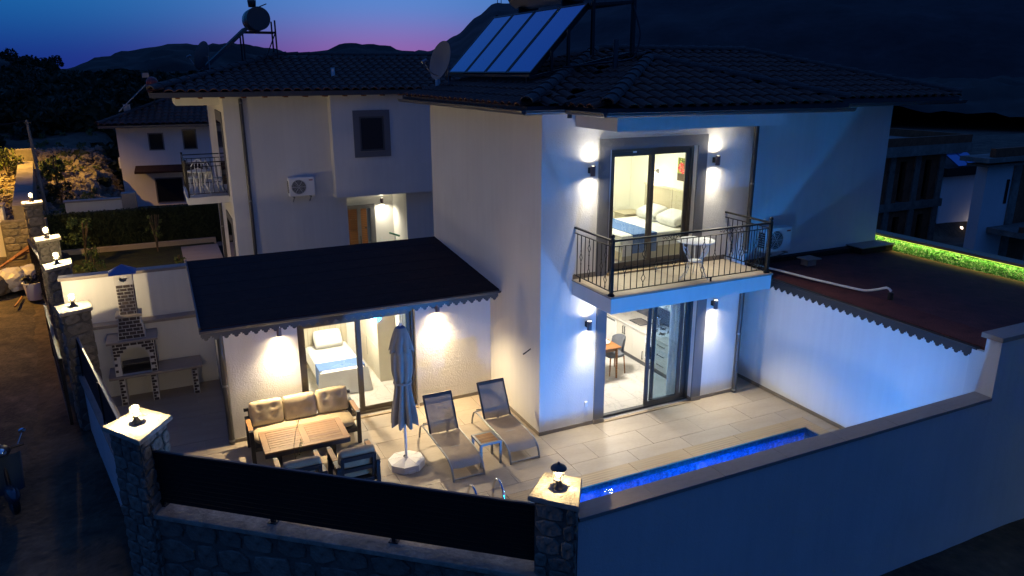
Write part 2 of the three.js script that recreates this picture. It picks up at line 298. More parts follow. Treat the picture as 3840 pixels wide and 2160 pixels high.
// ---------------------------------------------------------------- patio: a bed of mortar with every tile laid on it
{
  const bed = struct('patio', [
    prism([[-7.72, -5.6], [5.42, -5.6], [5.42, 1.6], [-6.12, 1.6], [-6.6, 1.1], [-6.72, 0.62]], -0.22, -0.012), prism([[-6.12, 1.6], [-2.55, 1.6], [-2.55, 4.55]], -0.22, -0.012), box(5.12, 5.42, -0.22, -0.012, 1.60, 4.7),
  ], M.joint);
  const W = 1.2, H = 0.6, gap = 0.005, cache = new Map();
  const lay = (x0, x1, z0, z1, ok) => {
    let row = 0;
    for (let z = z0; z < z1 - 0.02; z += H, row++) for (let x = x0 - (row % 2 ? W / 2 : 0); x < x1 - 0.02; x += W) {
      const a = Math.max(x, x0), b = Math.min(x + W, x1), c = z, d = Math.min(z + H, z1);
      if (b - a < 0.05 || !ok((a + b) / 2, (c + d) / 2)) continue;
      const key = `${(b - a).toFixed(3)}_${(d - c).toFixed(3)}`;
      if (!cache.has(key)) cache.set(key, merge([rbox(-(b - a) / 2 + gap / 2, (b - a) / 2 - gap / 2, -0.012, 0, -(d - c) / 2 + gap / 2, (d - c) / 2 - gap / 2, 0.002, 1)]));
      const t = part('floor_tile', cache.get(key), M.tileFloor[Math.floor(rnd() * 4)], bed); t.position.set((a + b) / 2, rr(-0.0008, 0.0008), (c + d) / 2);
    }
  };
  lay(-5.3, 0, -2.26, 1.60, (x, z) => z < 1.6);
  lay(0.0, 5.42, 0.0, 1.60, () => true);
  lay(4.78, 5.42, -0.6, 0.0, () => true);
  lay(-7.6, -5.3, -5.6, 1.60, (x, z) => x > -6.72 + 0.19 * (z - 0.62) + 0.55 && (z < 0.6 || x > -5.6));
  lay(-5.9, -2.6, 1.60, 3.0, (x, z) => (x + 2.6) * 0.83 > (z - 4.4) );
  lay(5.14, 5.42, 1.60, 4.7, () => true);
}
// pool with its travertine edge, tiled shell and water
{
  const px0 = -2.35, px1 = 4.88, pz0 = 1.94, pz1 = 4.55, d = -1.35;
  const shell = struct('pool', [box(px0 - 0.15, px1 + 0.15, d - 0.15, d, pz0 - 0.15, pz1 + 0.15), box(px0 - 0.15, px0 - 0.02, d, -0.02, pz0 - 0.15, pz1 + 0.15), box(px1 + 0.02, px1 + 0.15, d, -0.02, pz0 - 0.15, pz1 + 0.15), box(px0 - 0.02, px1 + 0.02, d, -0.02, pz0 - 0.15, pz0 - 0.02), box(px0 - 0.02, px1 + 0.02, d, -0.02, pz1 + 0.02, pz1 + 0.15)], M.joint);
  for (let x = px0; x < px1 - 0.05; x += 0.668) {
    const b = Math.min(x + 0.668, px1);
    part('pool_tile', box(x + 0.003, b - 0.003, -0.115, -0.02, pz0 - 0.02, pz0), M.poolBorder, shell);
    for (const [y0, y1] of [[-0.78, -0.121], [-1.35, -0.786]]) { part('pool_tile', box(x + 0.003, b - 0.003, y0, y1, pz0 - 0.02, pz0), M.mosaic, shell); part('pool_tile', box(x + 0.003, b - 0.003, y0, y1, pz1, pz1 + 0.02), M.mosaic, shell); }
    for (let z = pz0; z < pz1 - 0.05; z += 0.668) part('pool_tile', box(x + 0.003, b - 0.003, d, d + 0.02, z + 0.003, Math.min(z + 0.668, pz1) - 0.003), M.mosaic, shell);
  }
  for (let z = pz0; z < pz1 - 0.05; z += 0.668) for (const [y0, y1, m] of [[-0.115, -0.02, M.poolBorder], [-1.35, -0.121, M.mosaic]]) { const e = Math.min(z + 0.668, pz1) - 0.003; part('pool_tile', box(px1, px1 + 0.02, y0, y1, z + 0.003, e), m === M.mosaic ? M.poolBorder : m, shell); part('pool_tile', box(px0 - 0.02, px0, y0, y1, z + 0.003, e), m, shell); }
  part('pool_bench', box(4.2, px1 - 0.001, d + 0.02, -0.42, pz0 + 0.001, pz1 - 0.001), M.poolBorder, shell);
  const edge = struct('pool_edge', [box(px0 - 0.3, px1 + 0.26, -0.2, -0.022, pz0 - 0.34, pz0 - 0.16)], M.joint);
  for (let x = px0 - 0.3; x < px1 + 0.2; x += 1.2) part('edge_tile', rbox(x + 0.003, Math.min(x + 1.2, px1 + 0.25) - 0.003, -0.02, 0.006, pz0 - 0.335, pz0 + 0.005, 0.004, 1), M.poolEdge, edge);
  for (let z = pz0 + 0.008; z < pz1; z += 1.2) { part('edge_tile', rbox(px1 - 0.005, px1 + 0.25, -0.02, 0.006, z, Math.min(z + 1.194, pz1), 0.004, 1), M.poolEdge, edge); part('edge_tile', rbox(px0 - 0.3, px0 + 0.005, -0.02, 0.006, z, Math.min(z + 1.194, pz1), 0.004, 1), M.poolEdge, edge); }
  const g = new THREE.PlaneGeometry(px1 - px0 - 0.004, pz1 - pz0 - 0.004, 90, 32); g.rotateX(-Math.PI / 2); g.translate((px0 + px1) / 2, 0, (pz0 + pz1) / 2);
  const p = g.attributes.position; for (let i = 0; i < p.count; i++) p.setY(i, -0.075 + 0.010 * (fbm(p.getX(i) * 3 + 20, p.getZ(i) * 3 + 20, 3) - 0.5));
  g.computeVertexNormals(); struct('pool_water', uvm(g), M.water);
}
// lamps in the front wall of the pool, under water, shining blue towards the house
const POOL_BLUE = [0.0, 0.28, 1.0];
for (const [x, label] of [[-0.6, 'round blue pool light under water nearest the lantern pillar'], [2.7, 'round blue pool light under water in mid front wall']]) {
  const l = thing('pool_light', label, 'pool light', { group: 'underwater pool lights', at: [x, -0.34, 4.55] });
  part('ring', uvm(new THREE.TorusGeometry(0.085, 0.012, 8, 24).translate(0, 0, -0.012)), M.chrome, l);
  part('lens', uvm(new THREE.CylinderGeometry(0.08, 0.08, 0.012, 24).rotateX(Math.PI / 2).translate(0, 0, -0.01)), glow([0.02, 0.30, 1.0], 6), l);
  spot(l, [0, 0, -0.04], [0, 0.75, -1.0], POOL_BLUE, x > 1 ? 72 : 64, 1.38, 0.3, 7);
}
// front boundary wall: plain render with a flat stone coping; it steps up at the right end
{
  const w = thing('boundary_wall', 'plain rendered front garden wall with pale stone coping beside the pool', 'wall');
  part('wall', [box(-2.1, 5.42, -2.2, 1.72, 4.72, 4.96)], M.wallOuter, w);
  const n = 7, x0 = -2.1, x1 = 5.41;
  for (let k = 0; k < n; k++) part('coping_stone', rbox(lerp(x0, x1, k / n) + 0.002, lerp(x0, x1, (k + 1) / n) - 0.002, 1.722, 1.775, 4.69, 4.985, 0.006, 1), M.coping, w);
  const h = thing('boundary_wall', 'tall rendered wall at right end of garden with flat cap', 'wall');
  part('wall', [box(5.421, 12, -2.6, 2.68, 4.72, 4.96), box(5.425, 5.60, -2.2, 2.45, 4.5, 4.72)], M.wallOuter, h);
  part('cap', rbox(5.36, 12, 2.70, 2.78, 4.66, 5.0, 0.008, 1), M.coping, h);
}
// ---------------------------------------------------------------- roofs of clay tiles
const tileShape = (() => {                              // barrel tile, 0.24 wide, 0.40 long, lies along +z (down the slope), y up
  const out = [], inn = []; for (let i = 0; i <= 6; i++) { const a = Math.PI * i / 6; out.push([-0.105 * Math.cos(a), 0.062 * Math.sin(a)]); inn.push([-0.088 * Math.cos(a), 0.046 * Math.sin(a)]); }
  const g = extrude([[-0.135, 0.0], ...out, [0.135, 0.0], [0.135, -0.012], ...inn.reverse().map(([x, y]) => [x, y - 0.004]), [-0.135, -0.012]], 0.40);
  g.rotateX(-0.06); g.translate(0, 0.028, -0.2); return uvm(g);
})();
const ridgeShape = (() => { const out = [], inn = []; for (let i = 0; i <= 7; i++) { const a = Math.PI * i / 7; out.push([-0.12 * Math.cos(a), 0.095 * Math.sin(a)]); inn.push([-0.10 * Math.cos(a), 0.075 * Math.sin(a)]); } const g = extrude([...out, ...inn.reverse()], 0.42); g.rotateX(-0.07); g.translate(0, 0.02, -0.21); return uvm(g); })();
const inside = (poly, x, z) => { let c = false; for (let i = 0, j = poly.length - 1; i < poly.length; j = i++) { const [xi, zi] = poly[i], [xj, zj] = poly[j]; if ((zi > z) !== (zj > z) && x < ((xj - xi) * (z - zi)) / (zj - zi) + xi) c = !c; } return c; };
// face: ground polygon, direction down the slope (unit, x/z), a height function
function layTiles(faces, ridges, roof, { pitch = 0.27, course = 0.34, most = 300, scale = 1 } = {}) {
  const spots = [], eye = camera.position;
  for (const { poly, down, y } of faces) {
    const xs = poly.map((p) => p[0]), zs = poly.map((p) => p[1]), across = [down[1], -down[0]];
    let a0 = 1e9, a1 = -1e9, d0 = 1e9, d1 = -1e9;
    for (const [x, z] of poly) { const a = x * across[0] + z * across[1], d = x * down[0] + z * down[1]; a0 = Math.min(a0, a); a1 = Math.max(a1, a); d0 = Math.min(d0, d); d1 = Math.max(d1, d); }
    const slope = (y(poly[0][0] + down[0], poly[0][1] + down[1]) - y(poly[0][0], poly[0][1]));
    for (let d = d1 - 0.14 * scale; d > d0 - 0.05; d -= course) for (let a = a0 + pitch / 2; a < a1; a += pitch) {
      const x = across[0] * a + down[0] * d, z = across[1] * a + down[1] * d;
      if (!inside(poly, x, z)) continue;
      const m = new THREE.Matrix4().lookAt(V(down[0], slope, down[1]), V(0, 0, 0), V(0, 1, 0));
      m.multiply(new THREE.Matrix4().makeRotationY(rr(-0.02, 0.02))).scale(V(scale, scale, scale)); m.setPosition(x, y(x, z) + 0.03 + rr(-0.004, 0.004), z);
      spots.push({ m, k: Math.floor(rnd() * 3), d: eye.distanceTo(V(x, y(x, z), z)) });
    }
  }
  spots.sort((p, q) => p.d - q.d);
  spots.slice(0, most).forEach(({ m, k }) => { const t = part('roof_tile', tileShape, M.roofTile[k], roof); t.applyMatrix4(m); });
  const rest = spots.slice(most);
  if (rest.length) { const i = new THREE.InstancedMesh(tileShape, M.roofTile[0], rest.length); i.name = 'roof_tiles'; i.userData = { kind: 'stuff' }; rest.forEach(({ m }, k) => { i.setMatrixAt(k, m); i.setColorAt(k, new THREE.Color().setScalar(rr(0.75, 1.15))); }); i.castShadow = i.receiveShadow = true; roof.add(i); }
  for (const [a, b] of ridges) {
    const A = V(...a), B = V(...b), L = A.distanceTo(B), n = Math.max(1, Math.round(L / (0.36 * scale))), m = new THREE.Matrix4().lookAt(A, B, V(0, 1, 0));
    for (let k = 0; k < n; k++) { const p = A.clone().lerp(B, (k + 0.5) / n), t = part('ridge_tile', ridgeShape, M.ridgeTile, roof); const q = m.clone().scale(V(scale, scale, scale)); q.setPosition(p.x, p.y + 0.05 * scale, p.z); t.applyMatrix4(q); }
  }
}
function facePrism(list, t = 0.12) {                     // thick roof plates from 3D polygons
  return list.map((p) => { const up = [], g = []; const tri = (a, b, c) => g.push(...a, ...b, ...c); const lo = p.map(([x, y, z]) => [x, y - t, z]);
    for (let i = 1; i < p.length - 1; i++) { tri(p[0], p[i], p[i + 1]); tri(lo[0], lo[i + 1], lo[i]); }
    for (let i = 0; i < p.length; i++) { const j = (i + 1) % p.length; tri(p[i], lo[i], lo[j]); tri(p[i], lo[j], p[j]); }
    const b = new THREE.BufferGeometry(); b.setAttribute('position', new THREE.Float32BufferAttribute(g, 3)); b.computeVertexNormals(); return uvm(b); });
}
const gutterBar = (a, b, r = 0.065) => {                  // half-round gutter with a rolled lip
  const L = Math.hypot(b[0] - a[0], b[2] - a[2]); const o = circle(0, 0, r, 9, Math.PI, 2 * Math.PI), i = circle(0, 0.004, r - 0.012, 9, 2 * Math.PI, Math.PI);
  const g = extrude([...o, [r + 0.012, 0.012], ...i, [-r - 0.012, 0.012]], L); g.applyMatrix4(new THREE.Matrix4().lookAt(V(...b), V(...a), V(0, 1, 0))); g.translate(...a); return uvm(g);
};
function scallops(len, drop = 0.10, step = 0.165) {       // fascia board with a scalloped lower edge, from x = 0 to len
  const n = Math.round(len / step), s = len / n, pts = [[0, 0.10], [0, 0]];
  for (let k = 0; k < n; k++) { const c = (k + 0.5) * s; pts.push([c - s * 0.40, -0.004], [c - s * 0.40, -0.028], [c - s * 0.26, -0.028]); for (let i = 0; i <= 6; i++) { const a = Math.PI * (1 + i / 6); pts.push([c + s * 0.24 * Math.cos(a), -0.03 + drop * 0.42 * Math.sin(a)]); } pts.push([c + s * 0.26, -0.028], [c + s * 0.40, -0.028], [c + s * 0.40, -0.004]); }
  pts.push([len, 0], [len, 0.10]);
  return extrude(pts, 0.022);
}
function pipe(name, x, z, y0, y1, parent, r = 0.048) {
  const p = part(name, rod([x, y0, z], [x, y1, z], r, r, 14), M.gutter, parent);
  for (const y of [y0 + 0.06, lerp(y0, y1, 0.5), y1 - 0.12]) part('bracket', uvm(new THREE.CylinderGeometry(r + 0.007, r + 0.007, 0.035, 14).translate(x, y, z)), M.grey, p);
  return p;
}

// ---------------------------------------------------------------- the villa: two storeys, a single-storey wing, and the far half of the block
const villa = thing('villa', 'white two-storey villa with balcony, tiled hip roof and lit glass doors', 'house');
const FX = 4.78, UF = 3.04;
{
  // front wall with the two door openings, return walls, back wall and inner floors
  part('wall', [
    box(0, 1.42, 0, 6.12, -0.25, 0), box(3.60, FX, 0, 6.12, -0.25, 0), box(1.42, 3.60, 2.42, UF, -0.25, 0), box(3.36, 3.60, UF, 5.36, -0.25, 0), box(1.42, 3.60, 5.36, 6.12, -0.25, 0),
  ], M.wall, villa, 'textured white render of the front');
  part('wall', [box(0, 0.25, 0, 6.12, -5.65, -0.2505)], M.wallFine, villa, 'smooth white side wall above the wing roof');
  part('wall', [box(FX - 0.25, FX, 0, 6.12, -5.65, -0.2505), box(0.2505, FX - 0.2505, 0, 6.12, -5.65, -5.4)], M.wallFine, villa);
  each('floor', [box(0.2505, FX - 0.2505, -0.1, 0.0, -5.4, -0.0), box(0.2505, FX - 0.2505, 2.72, UF - 0.02, -5.4, -0.2505)], M.inner, villa);
  part('ceiling', [box(0.2505, FX - 0.2505, 5.75, 5.95, -5.4, -0.2505)], M.inner, villa);
  each('inner_wall', [box(0.2505, FX - 0.2505, 0.0, 2.72, -4.3, -4.2), box(0.2505, FX - 0.2505, UF, 5.75, -3.35, -3.25), box(4.10, 4.18, UF, 5.75, -3.2495, -0.2505)], M.innerCream, villa);
  const fl = part('inner_floor', [box(0.255, FX - 0.255, 0.0005, 0.004, -4.19, -0.0)], M.joint, villa);
  for (let x = 0.26; x < FX - 0.3; x += 0.6) for (let z = -4.19; z < -0.06; z += 1.2) part('floor_tile', box(x + 0.002, Math.min(x + 0.6, FX - 0.26) - 0.002, 0.0045, 0.012, z + 0.002, Math.min(z + 1.2, -0.02) - 0.002), M.marble, fl);
  const f2 = part('inner_floor', [box(0.255, FX - 0.255, UF - 0.0195, UF - 0.012, -3.24, -0.02)], M.joint, villa);
  for (let x = 0.26; x < FX - 0.3; x += 0.6) for (let z = -3.24; z < -0.06; z += 1.2) part('floor_tile', box(x + 0.002, Math.min(x + 0.6, FX - 0.26) - 0.002, UF - 0.0115, UF, z + 0.002, Math.min(z + 1.2, -0.03) - 0.002), M.marble, f2);
  each('skirting', [rbox(0.0, 1.20, 0, 0.075, 0, 0.014, 0.003, 1), rbox(3.83, FX, 0, 0.075, 0, 0.014, 0.003, 1), rbox(0.665, 1.15, UF, UF + 0.09, 0, 0.014, 0.003, 1), rbox(3.57, 4.22, UF, UF + 0.09, 0, 0.014, 0.003, 1), rbox(-0.014, 0, 0, 0.075, -2.26, 0.014, 0.003, 1)], M.plinth, villa);
  // painted surrounds, proud of the render
  part('door_surround', [box(1.20, 1.419, 0.09, 2.62, -0.1, 0.035), box(3.601, 3.83, 0.09, 2.62, -0.1, 0.035), box(1.419, 3.601, 2.421, 2.62, -0.1, 0.035)], M.trim, villa);
  each('surround_foot', [box(1.19, 1.425, 0, 0.0895, -0.1, 0.045), box(3.595, 3.84, 0, 0.0895, -0.1, 0.045)], M.plinth, villa);
  part('door_surround', [box(1.15, 1.379, UF + 0.002, 5.56, -0.1, 0.035), box(3.361, 3.575, UF + 0.002, 5.56, -0.1, 0.035), box(1.379, 3.361, 5.361, 5.56, -0.1, 0.035), box(1.379, 1.42, UF + 0.002, 5.36, -0.25, -0.1)], M.trim, villa);
  each('door_sill', [box(1.42, 3.60, -0.02, 0.018, -0.02, 0.06), box(1.38, 3.36, UF - 0.02, UF + 0.03, -0.02, 0.08)], M.poolEdge, villa);
  // beam box under the eave above the balcony
  part('beam', [box(0.66, 4.24, 5.79, 6.10, 0.0005, 1.30)], M.wallFine, villa);
  part('socket', [rbox(0.99, 1.05, 0.42, 0.52, 0.0, 0.035, 0.006, 1)], M.white, villa);
  part('hook', [rod([-0.14, 1.55, -0.42], [0, 1.66, -0.37], 0.012)], M.black, villa);
}
// sliding doors: frame, fixed leaf, sliding leaf
function slidingDoor(name, x0, x1, y0, y1, z, openLeft, fm, parent) {
  const f = 0.055, d = part(name, [box(x0, x1, y1 - f, y1, z - 0.09, z), box(x0, x1, y0, y0 + 0.045, z - 0.09, z), box(x0, x0 + f, y0 + 0.045, y1 - f, z - 0.09, z), box(x1 - f, x1, y0 + 0.045, y1 - f, z - 0.09, z)], fm, parent);
  const xm = (x0 + x1) / 2, leaf = (a, b, zz) => {
    const s = 0.085, l = part('leaf', [box(a, a + s, y0 + 0.05, y1 - f - 0.004, zz - 0.03, zz), box(b - s, b, y0 + 0.05, y1 - f - 0.004, zz - 0.03, zz), box(a + s, b - s, y0 + 0.05, y0 + 0.05 + s, zz - 0.03, zz), box(a + s, b - s, y1 - f - 0.004 - s, y1 - f - 0.004, zz - 0.03, zz)], fm, d);
    part('glass', box(a + s, b - s, y0 + 0.05 + s, y1 - f - s, zz - 0.017, zz - 0.013), openLeft ? M.tint : M.glass, l); return l;
  };
  if (openLeft) { leaf(xm - 0.02, x1 - f - 0.16, z - 0.008); leaf(xm + 0.14, x1 - f - 0.002, z - 0.05); } else { leaf(x0 + f + 0.002, xm + 0.07, z - 0.008); leaf(xm - 0.03, x1 - f - 0.002, z - 0.05); }
  return d;
}
slidingDoor('sliding_door', 1.425, 3.595, 0.018, 2.415, -0.10, true, M.frame, villa);
slidingDoor('sliding_door', 1.421, 3.356, UF + 0.03, 5.355, -0.10, false, M.frameWarm, villa);
part('label_plate', rbox(1.95, 2.03, 5.27, 5.30, -0.1, -0.096, 0.002, 1), M.white, villa);
// balcony with floor tiles and wrought-iron railing
{
  const bal = part('balcony', [box(0.66, 4.24, 2.745, UF - 0.025, 0.0005, 1.30)], M.wallFine, villa);
  for (let x = 0.64; x < 4.2; x += 0.6) for (const [a, b] of [[0.002, 0.62], [0.62, 1.10]]) part('floor_tile', box(x + 0.002, Math.min(x + 0.6, 4.255) - 0.002, UF - 0.0245, UF - 0.002, a + 0.002, b - 0.002), M.tileFloor[Math.floor(rnd() * 4)], bal);
  for (let x = 0.64; x < 4.2; x += 0.904) part('edge_stone', rbox(x + 0.002, Math.min(x + 0.904, 4.258) - 0.002, UF - 0.0245, UF + 0.012, 1.10, 1.325, 0.004, 1), M.coping, bal);
  const yb = UF + 0.085, ys = UF + 0.865, yt = UF + 0.965, zf = 1.235, xl = 0.70, xr = 4.17;
  const rail = (a, b) => {
    part('handrail', bar([a[0], yt, a[1]], [b[0], yt, b[1]], 0.045, 0.03), M.iron, bal);
    part('rail', bar([a[0], ys, a[1]], [b[0], ys, b[1]], 0.022, 0.014), M.iron, bal); part('rail', bar([a[0], yb, a[1]], [b[0], yb, b[1]], 0.022, 0.014), M.iron, bal);
  };
  rail([xl, 0.0], [xl, zf]); rail([xl, zf], [xr, zf]); rail([xr, 0.0], [xr, zf]);
  for (const x of [xl, xr]) { const p = part('post', [bar([x, UF + 0.01, zf], [x, yt + 0.03, zf], 0.052), ball(x, yt + 0.075, zf, 0.037), rod([x, yt + 0.03, zf], [x, yt + 0.05, zf], 0.03, 0.02)], M.iron, bal); part('foot', lathe([[0, 0], [0.062, 0], [0.058, 0.02], [0.038, 0.045], [0.036, 0.06]], 12).translate(x, UF + 0.012, zf), M.iron, p); }
  const diamond = (x, z, y, dx, dz) => [[0, 0.075], [0.042, 0], [0, -0.075], [-0.042, 0]].map(([a, b], i, l) => { const [c, d] = l[(i + 1) % 4]; return rod([x + a * dx, y + b, z + a * dz], [x + c * dx, y + d, z + c * dz], 0.0065, 0.0065, 5); });
  const baluster = (x, z, dx, dz, ys_) => {
    const list = []; let y0 = yb;
    for (const y of ys_) { list.push(rod([x, y0, z], [x, y - 0.075, z], 0.0085, 0.0085, 6), ...diamond(x, z, y, dx, dz), ball(x, y + 0.12, z, 0.015, 6, 4), ball(x, y - 0.12, z, 0.015, 6, 4)); y0 = y + 0.075; }
    list.push(rod([x, y0, z], [x, ys, z], 0.0085, 0.0085, 6)); part('baluster', list, M.iron, bal);
  };
  const n = 27, y1 = UF + 0.68, ym = UF + 0.46, y2 = UF + 0.25;
  for (let k = 1; k < n; k++) { const x = lerp(xl, xr, k / n), c = k % 8; baluster(x, zf, 1, 0, k % 5 === 0 && (k / 5) % 2 ? [y2, y1] : k % 5 === 2 || k % 10 === 0 ? [ym] : []); }
  for (const x of [xl, xr]) for (let k = 0; k < 9; k++) baluster(x, lerp(0.02, zf, (k + 0.5) / 9), 0, 1, k % 4 === 3 ? [y2, y1] : k === 1 || k === 6 ? [ym] : []);
  for (const x of [1.85 + 0.1, 3.2]) {                    // scroll ornaments between the two upper rails
    const s = [], yc = (yt + ys) / 2 - 0.003;
    for (const d of [-0.035, 0.035]) s.push(uvm(new THREE.TorusGeometry(0.034, 0.006, 5, 16).translate(x + d * 0.9, yc, zf)));
    for (const d of [-1, 1]) s.push(tube(Array.from({ length: 14 }, (_, i) => { const t = i / 13, a = t * 4.6, r = 0.036 * (1 - 0.7 * t); return [x + d * (0.11 - r * Math.cos(a) * 0.9), yc - 0.004 + r * Math.sin(a), zf]; }), 0.006, 26, 5), tube([[x + d * 0.14, yc - 0.03, zf], [x + d * 0.17, yc + 0.012, zf], [x + d * 0.21, yc - 0.005, zf], [x + d * 0.235, yc + 0.018, zf]], 0.006, 14, 5));
    part('scroll', s, M.iron, bal);
  }
  for (const [x, z] of [[xl, 0.2], [(xl + xr) / 2 + 0.4, zf], [xr, 0.25]]) part('stay', bar([x, UF - 0.02, z], [x, yb, z], 0.024), M.iron, bal);
}
// roof of the block: hips, a projecting part over the balcony, gutters
{
  const ey = 6.12, ry = 7.05, sl = 0.29;
  const front = (x, z) => ey + sl * (0.45 - z), left = (x) => ey + sl * (x + 0.5);
  const deck = part('roof', facePrism([
    [[-0.5, ey, 0.45], [10.1, ey, 0.45], [6.82, ry, -2.83], [2.78, ry, -2.83]], [[-0.5, ey, -6.1], [-0.5, ey, 0.45], [2.78, ry, -2.83]], [[10.1, ey, 0.45], [10.1, ey, -6.1], [6.82, ry, -2.83]], [[10.1, ey, -6.1], [-0.5, ey, -6.1], [2.78, ry, -2.83], [6.82, ry, -2.83]],
    [[0.25, ey, 1.65], [5.31, ey, 1.65], [2.78, 6.855, -0.88]], [[0.25, ey, 0.44], [0.25, ey, 1.65], [2.78, 6.855, -0.88], [2.78, 6.855, -2.09]], [[5.31, ey, 1.65], [5.31, ey, 0.44], [2.78, 6.855, -2.09], [2.78, 6.855, -0.88]],
  ], 0.05), M.deck, villa);
  const inL = (x, z) => ey + sl * (x - 0.25), inR = (x) => ey + sl * (5.31 - x), inF = (x, z) => ey + sl * (1.65 - z);
  layTiles([
    { poly: [[0.25, 1.68], [5.31, 1.68], [2.78, -0.86]], down: [0, 1], y: (x, z) => inF(x, z) },
    { poly: [[0.22, 0.45], [0.22, 1.66], [2.78, -0.87], [2.78, -2.1]], down: [-1, 0], y: (x) => inL(x) },
    { poly: [[-0.53, -6.1], [-0.53, 0.46], [2.78, -2.83]], down: [-1, 0], y: (x) => left(x) },
    { poly: [[-0.48, 0.47], [0.25, 0.47], [2.74, -2.08], [2.78, -2.83]], down: [0, 1], y: front },
    { poly: [[5.31, 0.47], [10.1, 0.47], [6.82, -2.83], [2.80, -2.83], [2.80, -2.1]], down: [0, 1], y: front },
    { poly: [[5.33, 1.65], [5.33, 0.45], [2.78, -2.1], [2.78, -0.87]], down: [1, 0], y: (x) => inR(x) },
  ], [[[0.25, ey + 0.03, 1.62], [2.78, 6.87, -0.9]], [[-0.5, ey + 0.03, 0.43], [2.78, ry + 0.02, -2.83]], [[2.78, 6.89, -0.95], [2.78, 6.89, -2.0]], [[6.82, ry + 0.03, -2.83], [2.78, ry + 0.03, -2.83]], [[10.1, ey + 0.03, 0.43], [6.82, ry + 0.03, -2.83]], [[5.31, ey + 0.03, 1.62], [2.78, 6.87, -0.9]]], deck);
  const g = 6.105;
  const gut = part('gutter', [gutterBar([-0.575, g - 0.02, -6.12], [-0.575, g, 0.52]), gutterBar([-0.6, g, 0.525], [0.19, g, 0.525]), gutterBar([0.175, g, 0.45], [0.175, g, 1.74]), gutterBar([0.15, g, 1.725], [5.38, g - 0.03, 1.725]), gutterBar([5.30, g - 0.03, 0.53], [10.2, g - 0.03, 0.53]),
    bar([-0.51, g, -6.1], [-0.51, g, 0.45], 0.02, 0.13), bar([-0.5, g, 0.46], [0.25, g, 0.46], 0.02, 0.13), bar([0.24, g, 0.45], [0.24, g, 1.66], 0.02, 0.13), bar([0.24, g, 1.66], [5.32, g, 1.66], 0.02, 0.13), bar([5.31, g, 0.46], [10.1, g, 0.46], 0.02, 0.13)], M.gutter, deck);
  part('outlet', rod([0.19, 5.98, 0.6], [0.19, 6.08, 0.6], 0.04), M.gutter, gut);
  part('soffit', [box(-0.48, 10.08, 6.062, 6.068, 0.002, 0.44), box(-0.48, -0.002, 6.062, 6.068, -6.1, 0.0), box(0.26, 5.3, 6.0615, 6.0675, 1.302, 1.64)], M.soffit, deck);
  const eaveTile = mat([0.40, 0.19, 0.10], 0.85, { map: T.felt });
  const under = (x, z, turn) => { const t = part('eave_tile', tileShape, eaveTile, deck); t.position.set(x, 6.02, z); t.rotation.y = turn; };
  for (let x = 0.42; x < 5.25; x += 0.27) under(x, 1.47, 0);
  for (let x = 5.5; x < 10; x += 0.27) under(x, 0.27, 0);
  for (let z = -5.9; z < 0.35; z += 0.27) under(-0.33, z, -Math.PI / 2);
  pipe('downpipe', 4.72, 0.075, 3.12, 5.98, villa); pipe('downpipe', 4.72, 0.075, 0.02, 2.72, villa);
}
// the other half of the block, set back a little
{
  part('wall', [box(FX + 0.0005, 9.65, -1.2, 6.10, -5.65, -0.80)], M.wallFine, villa, 'blank white wall of the adjoining half');
}
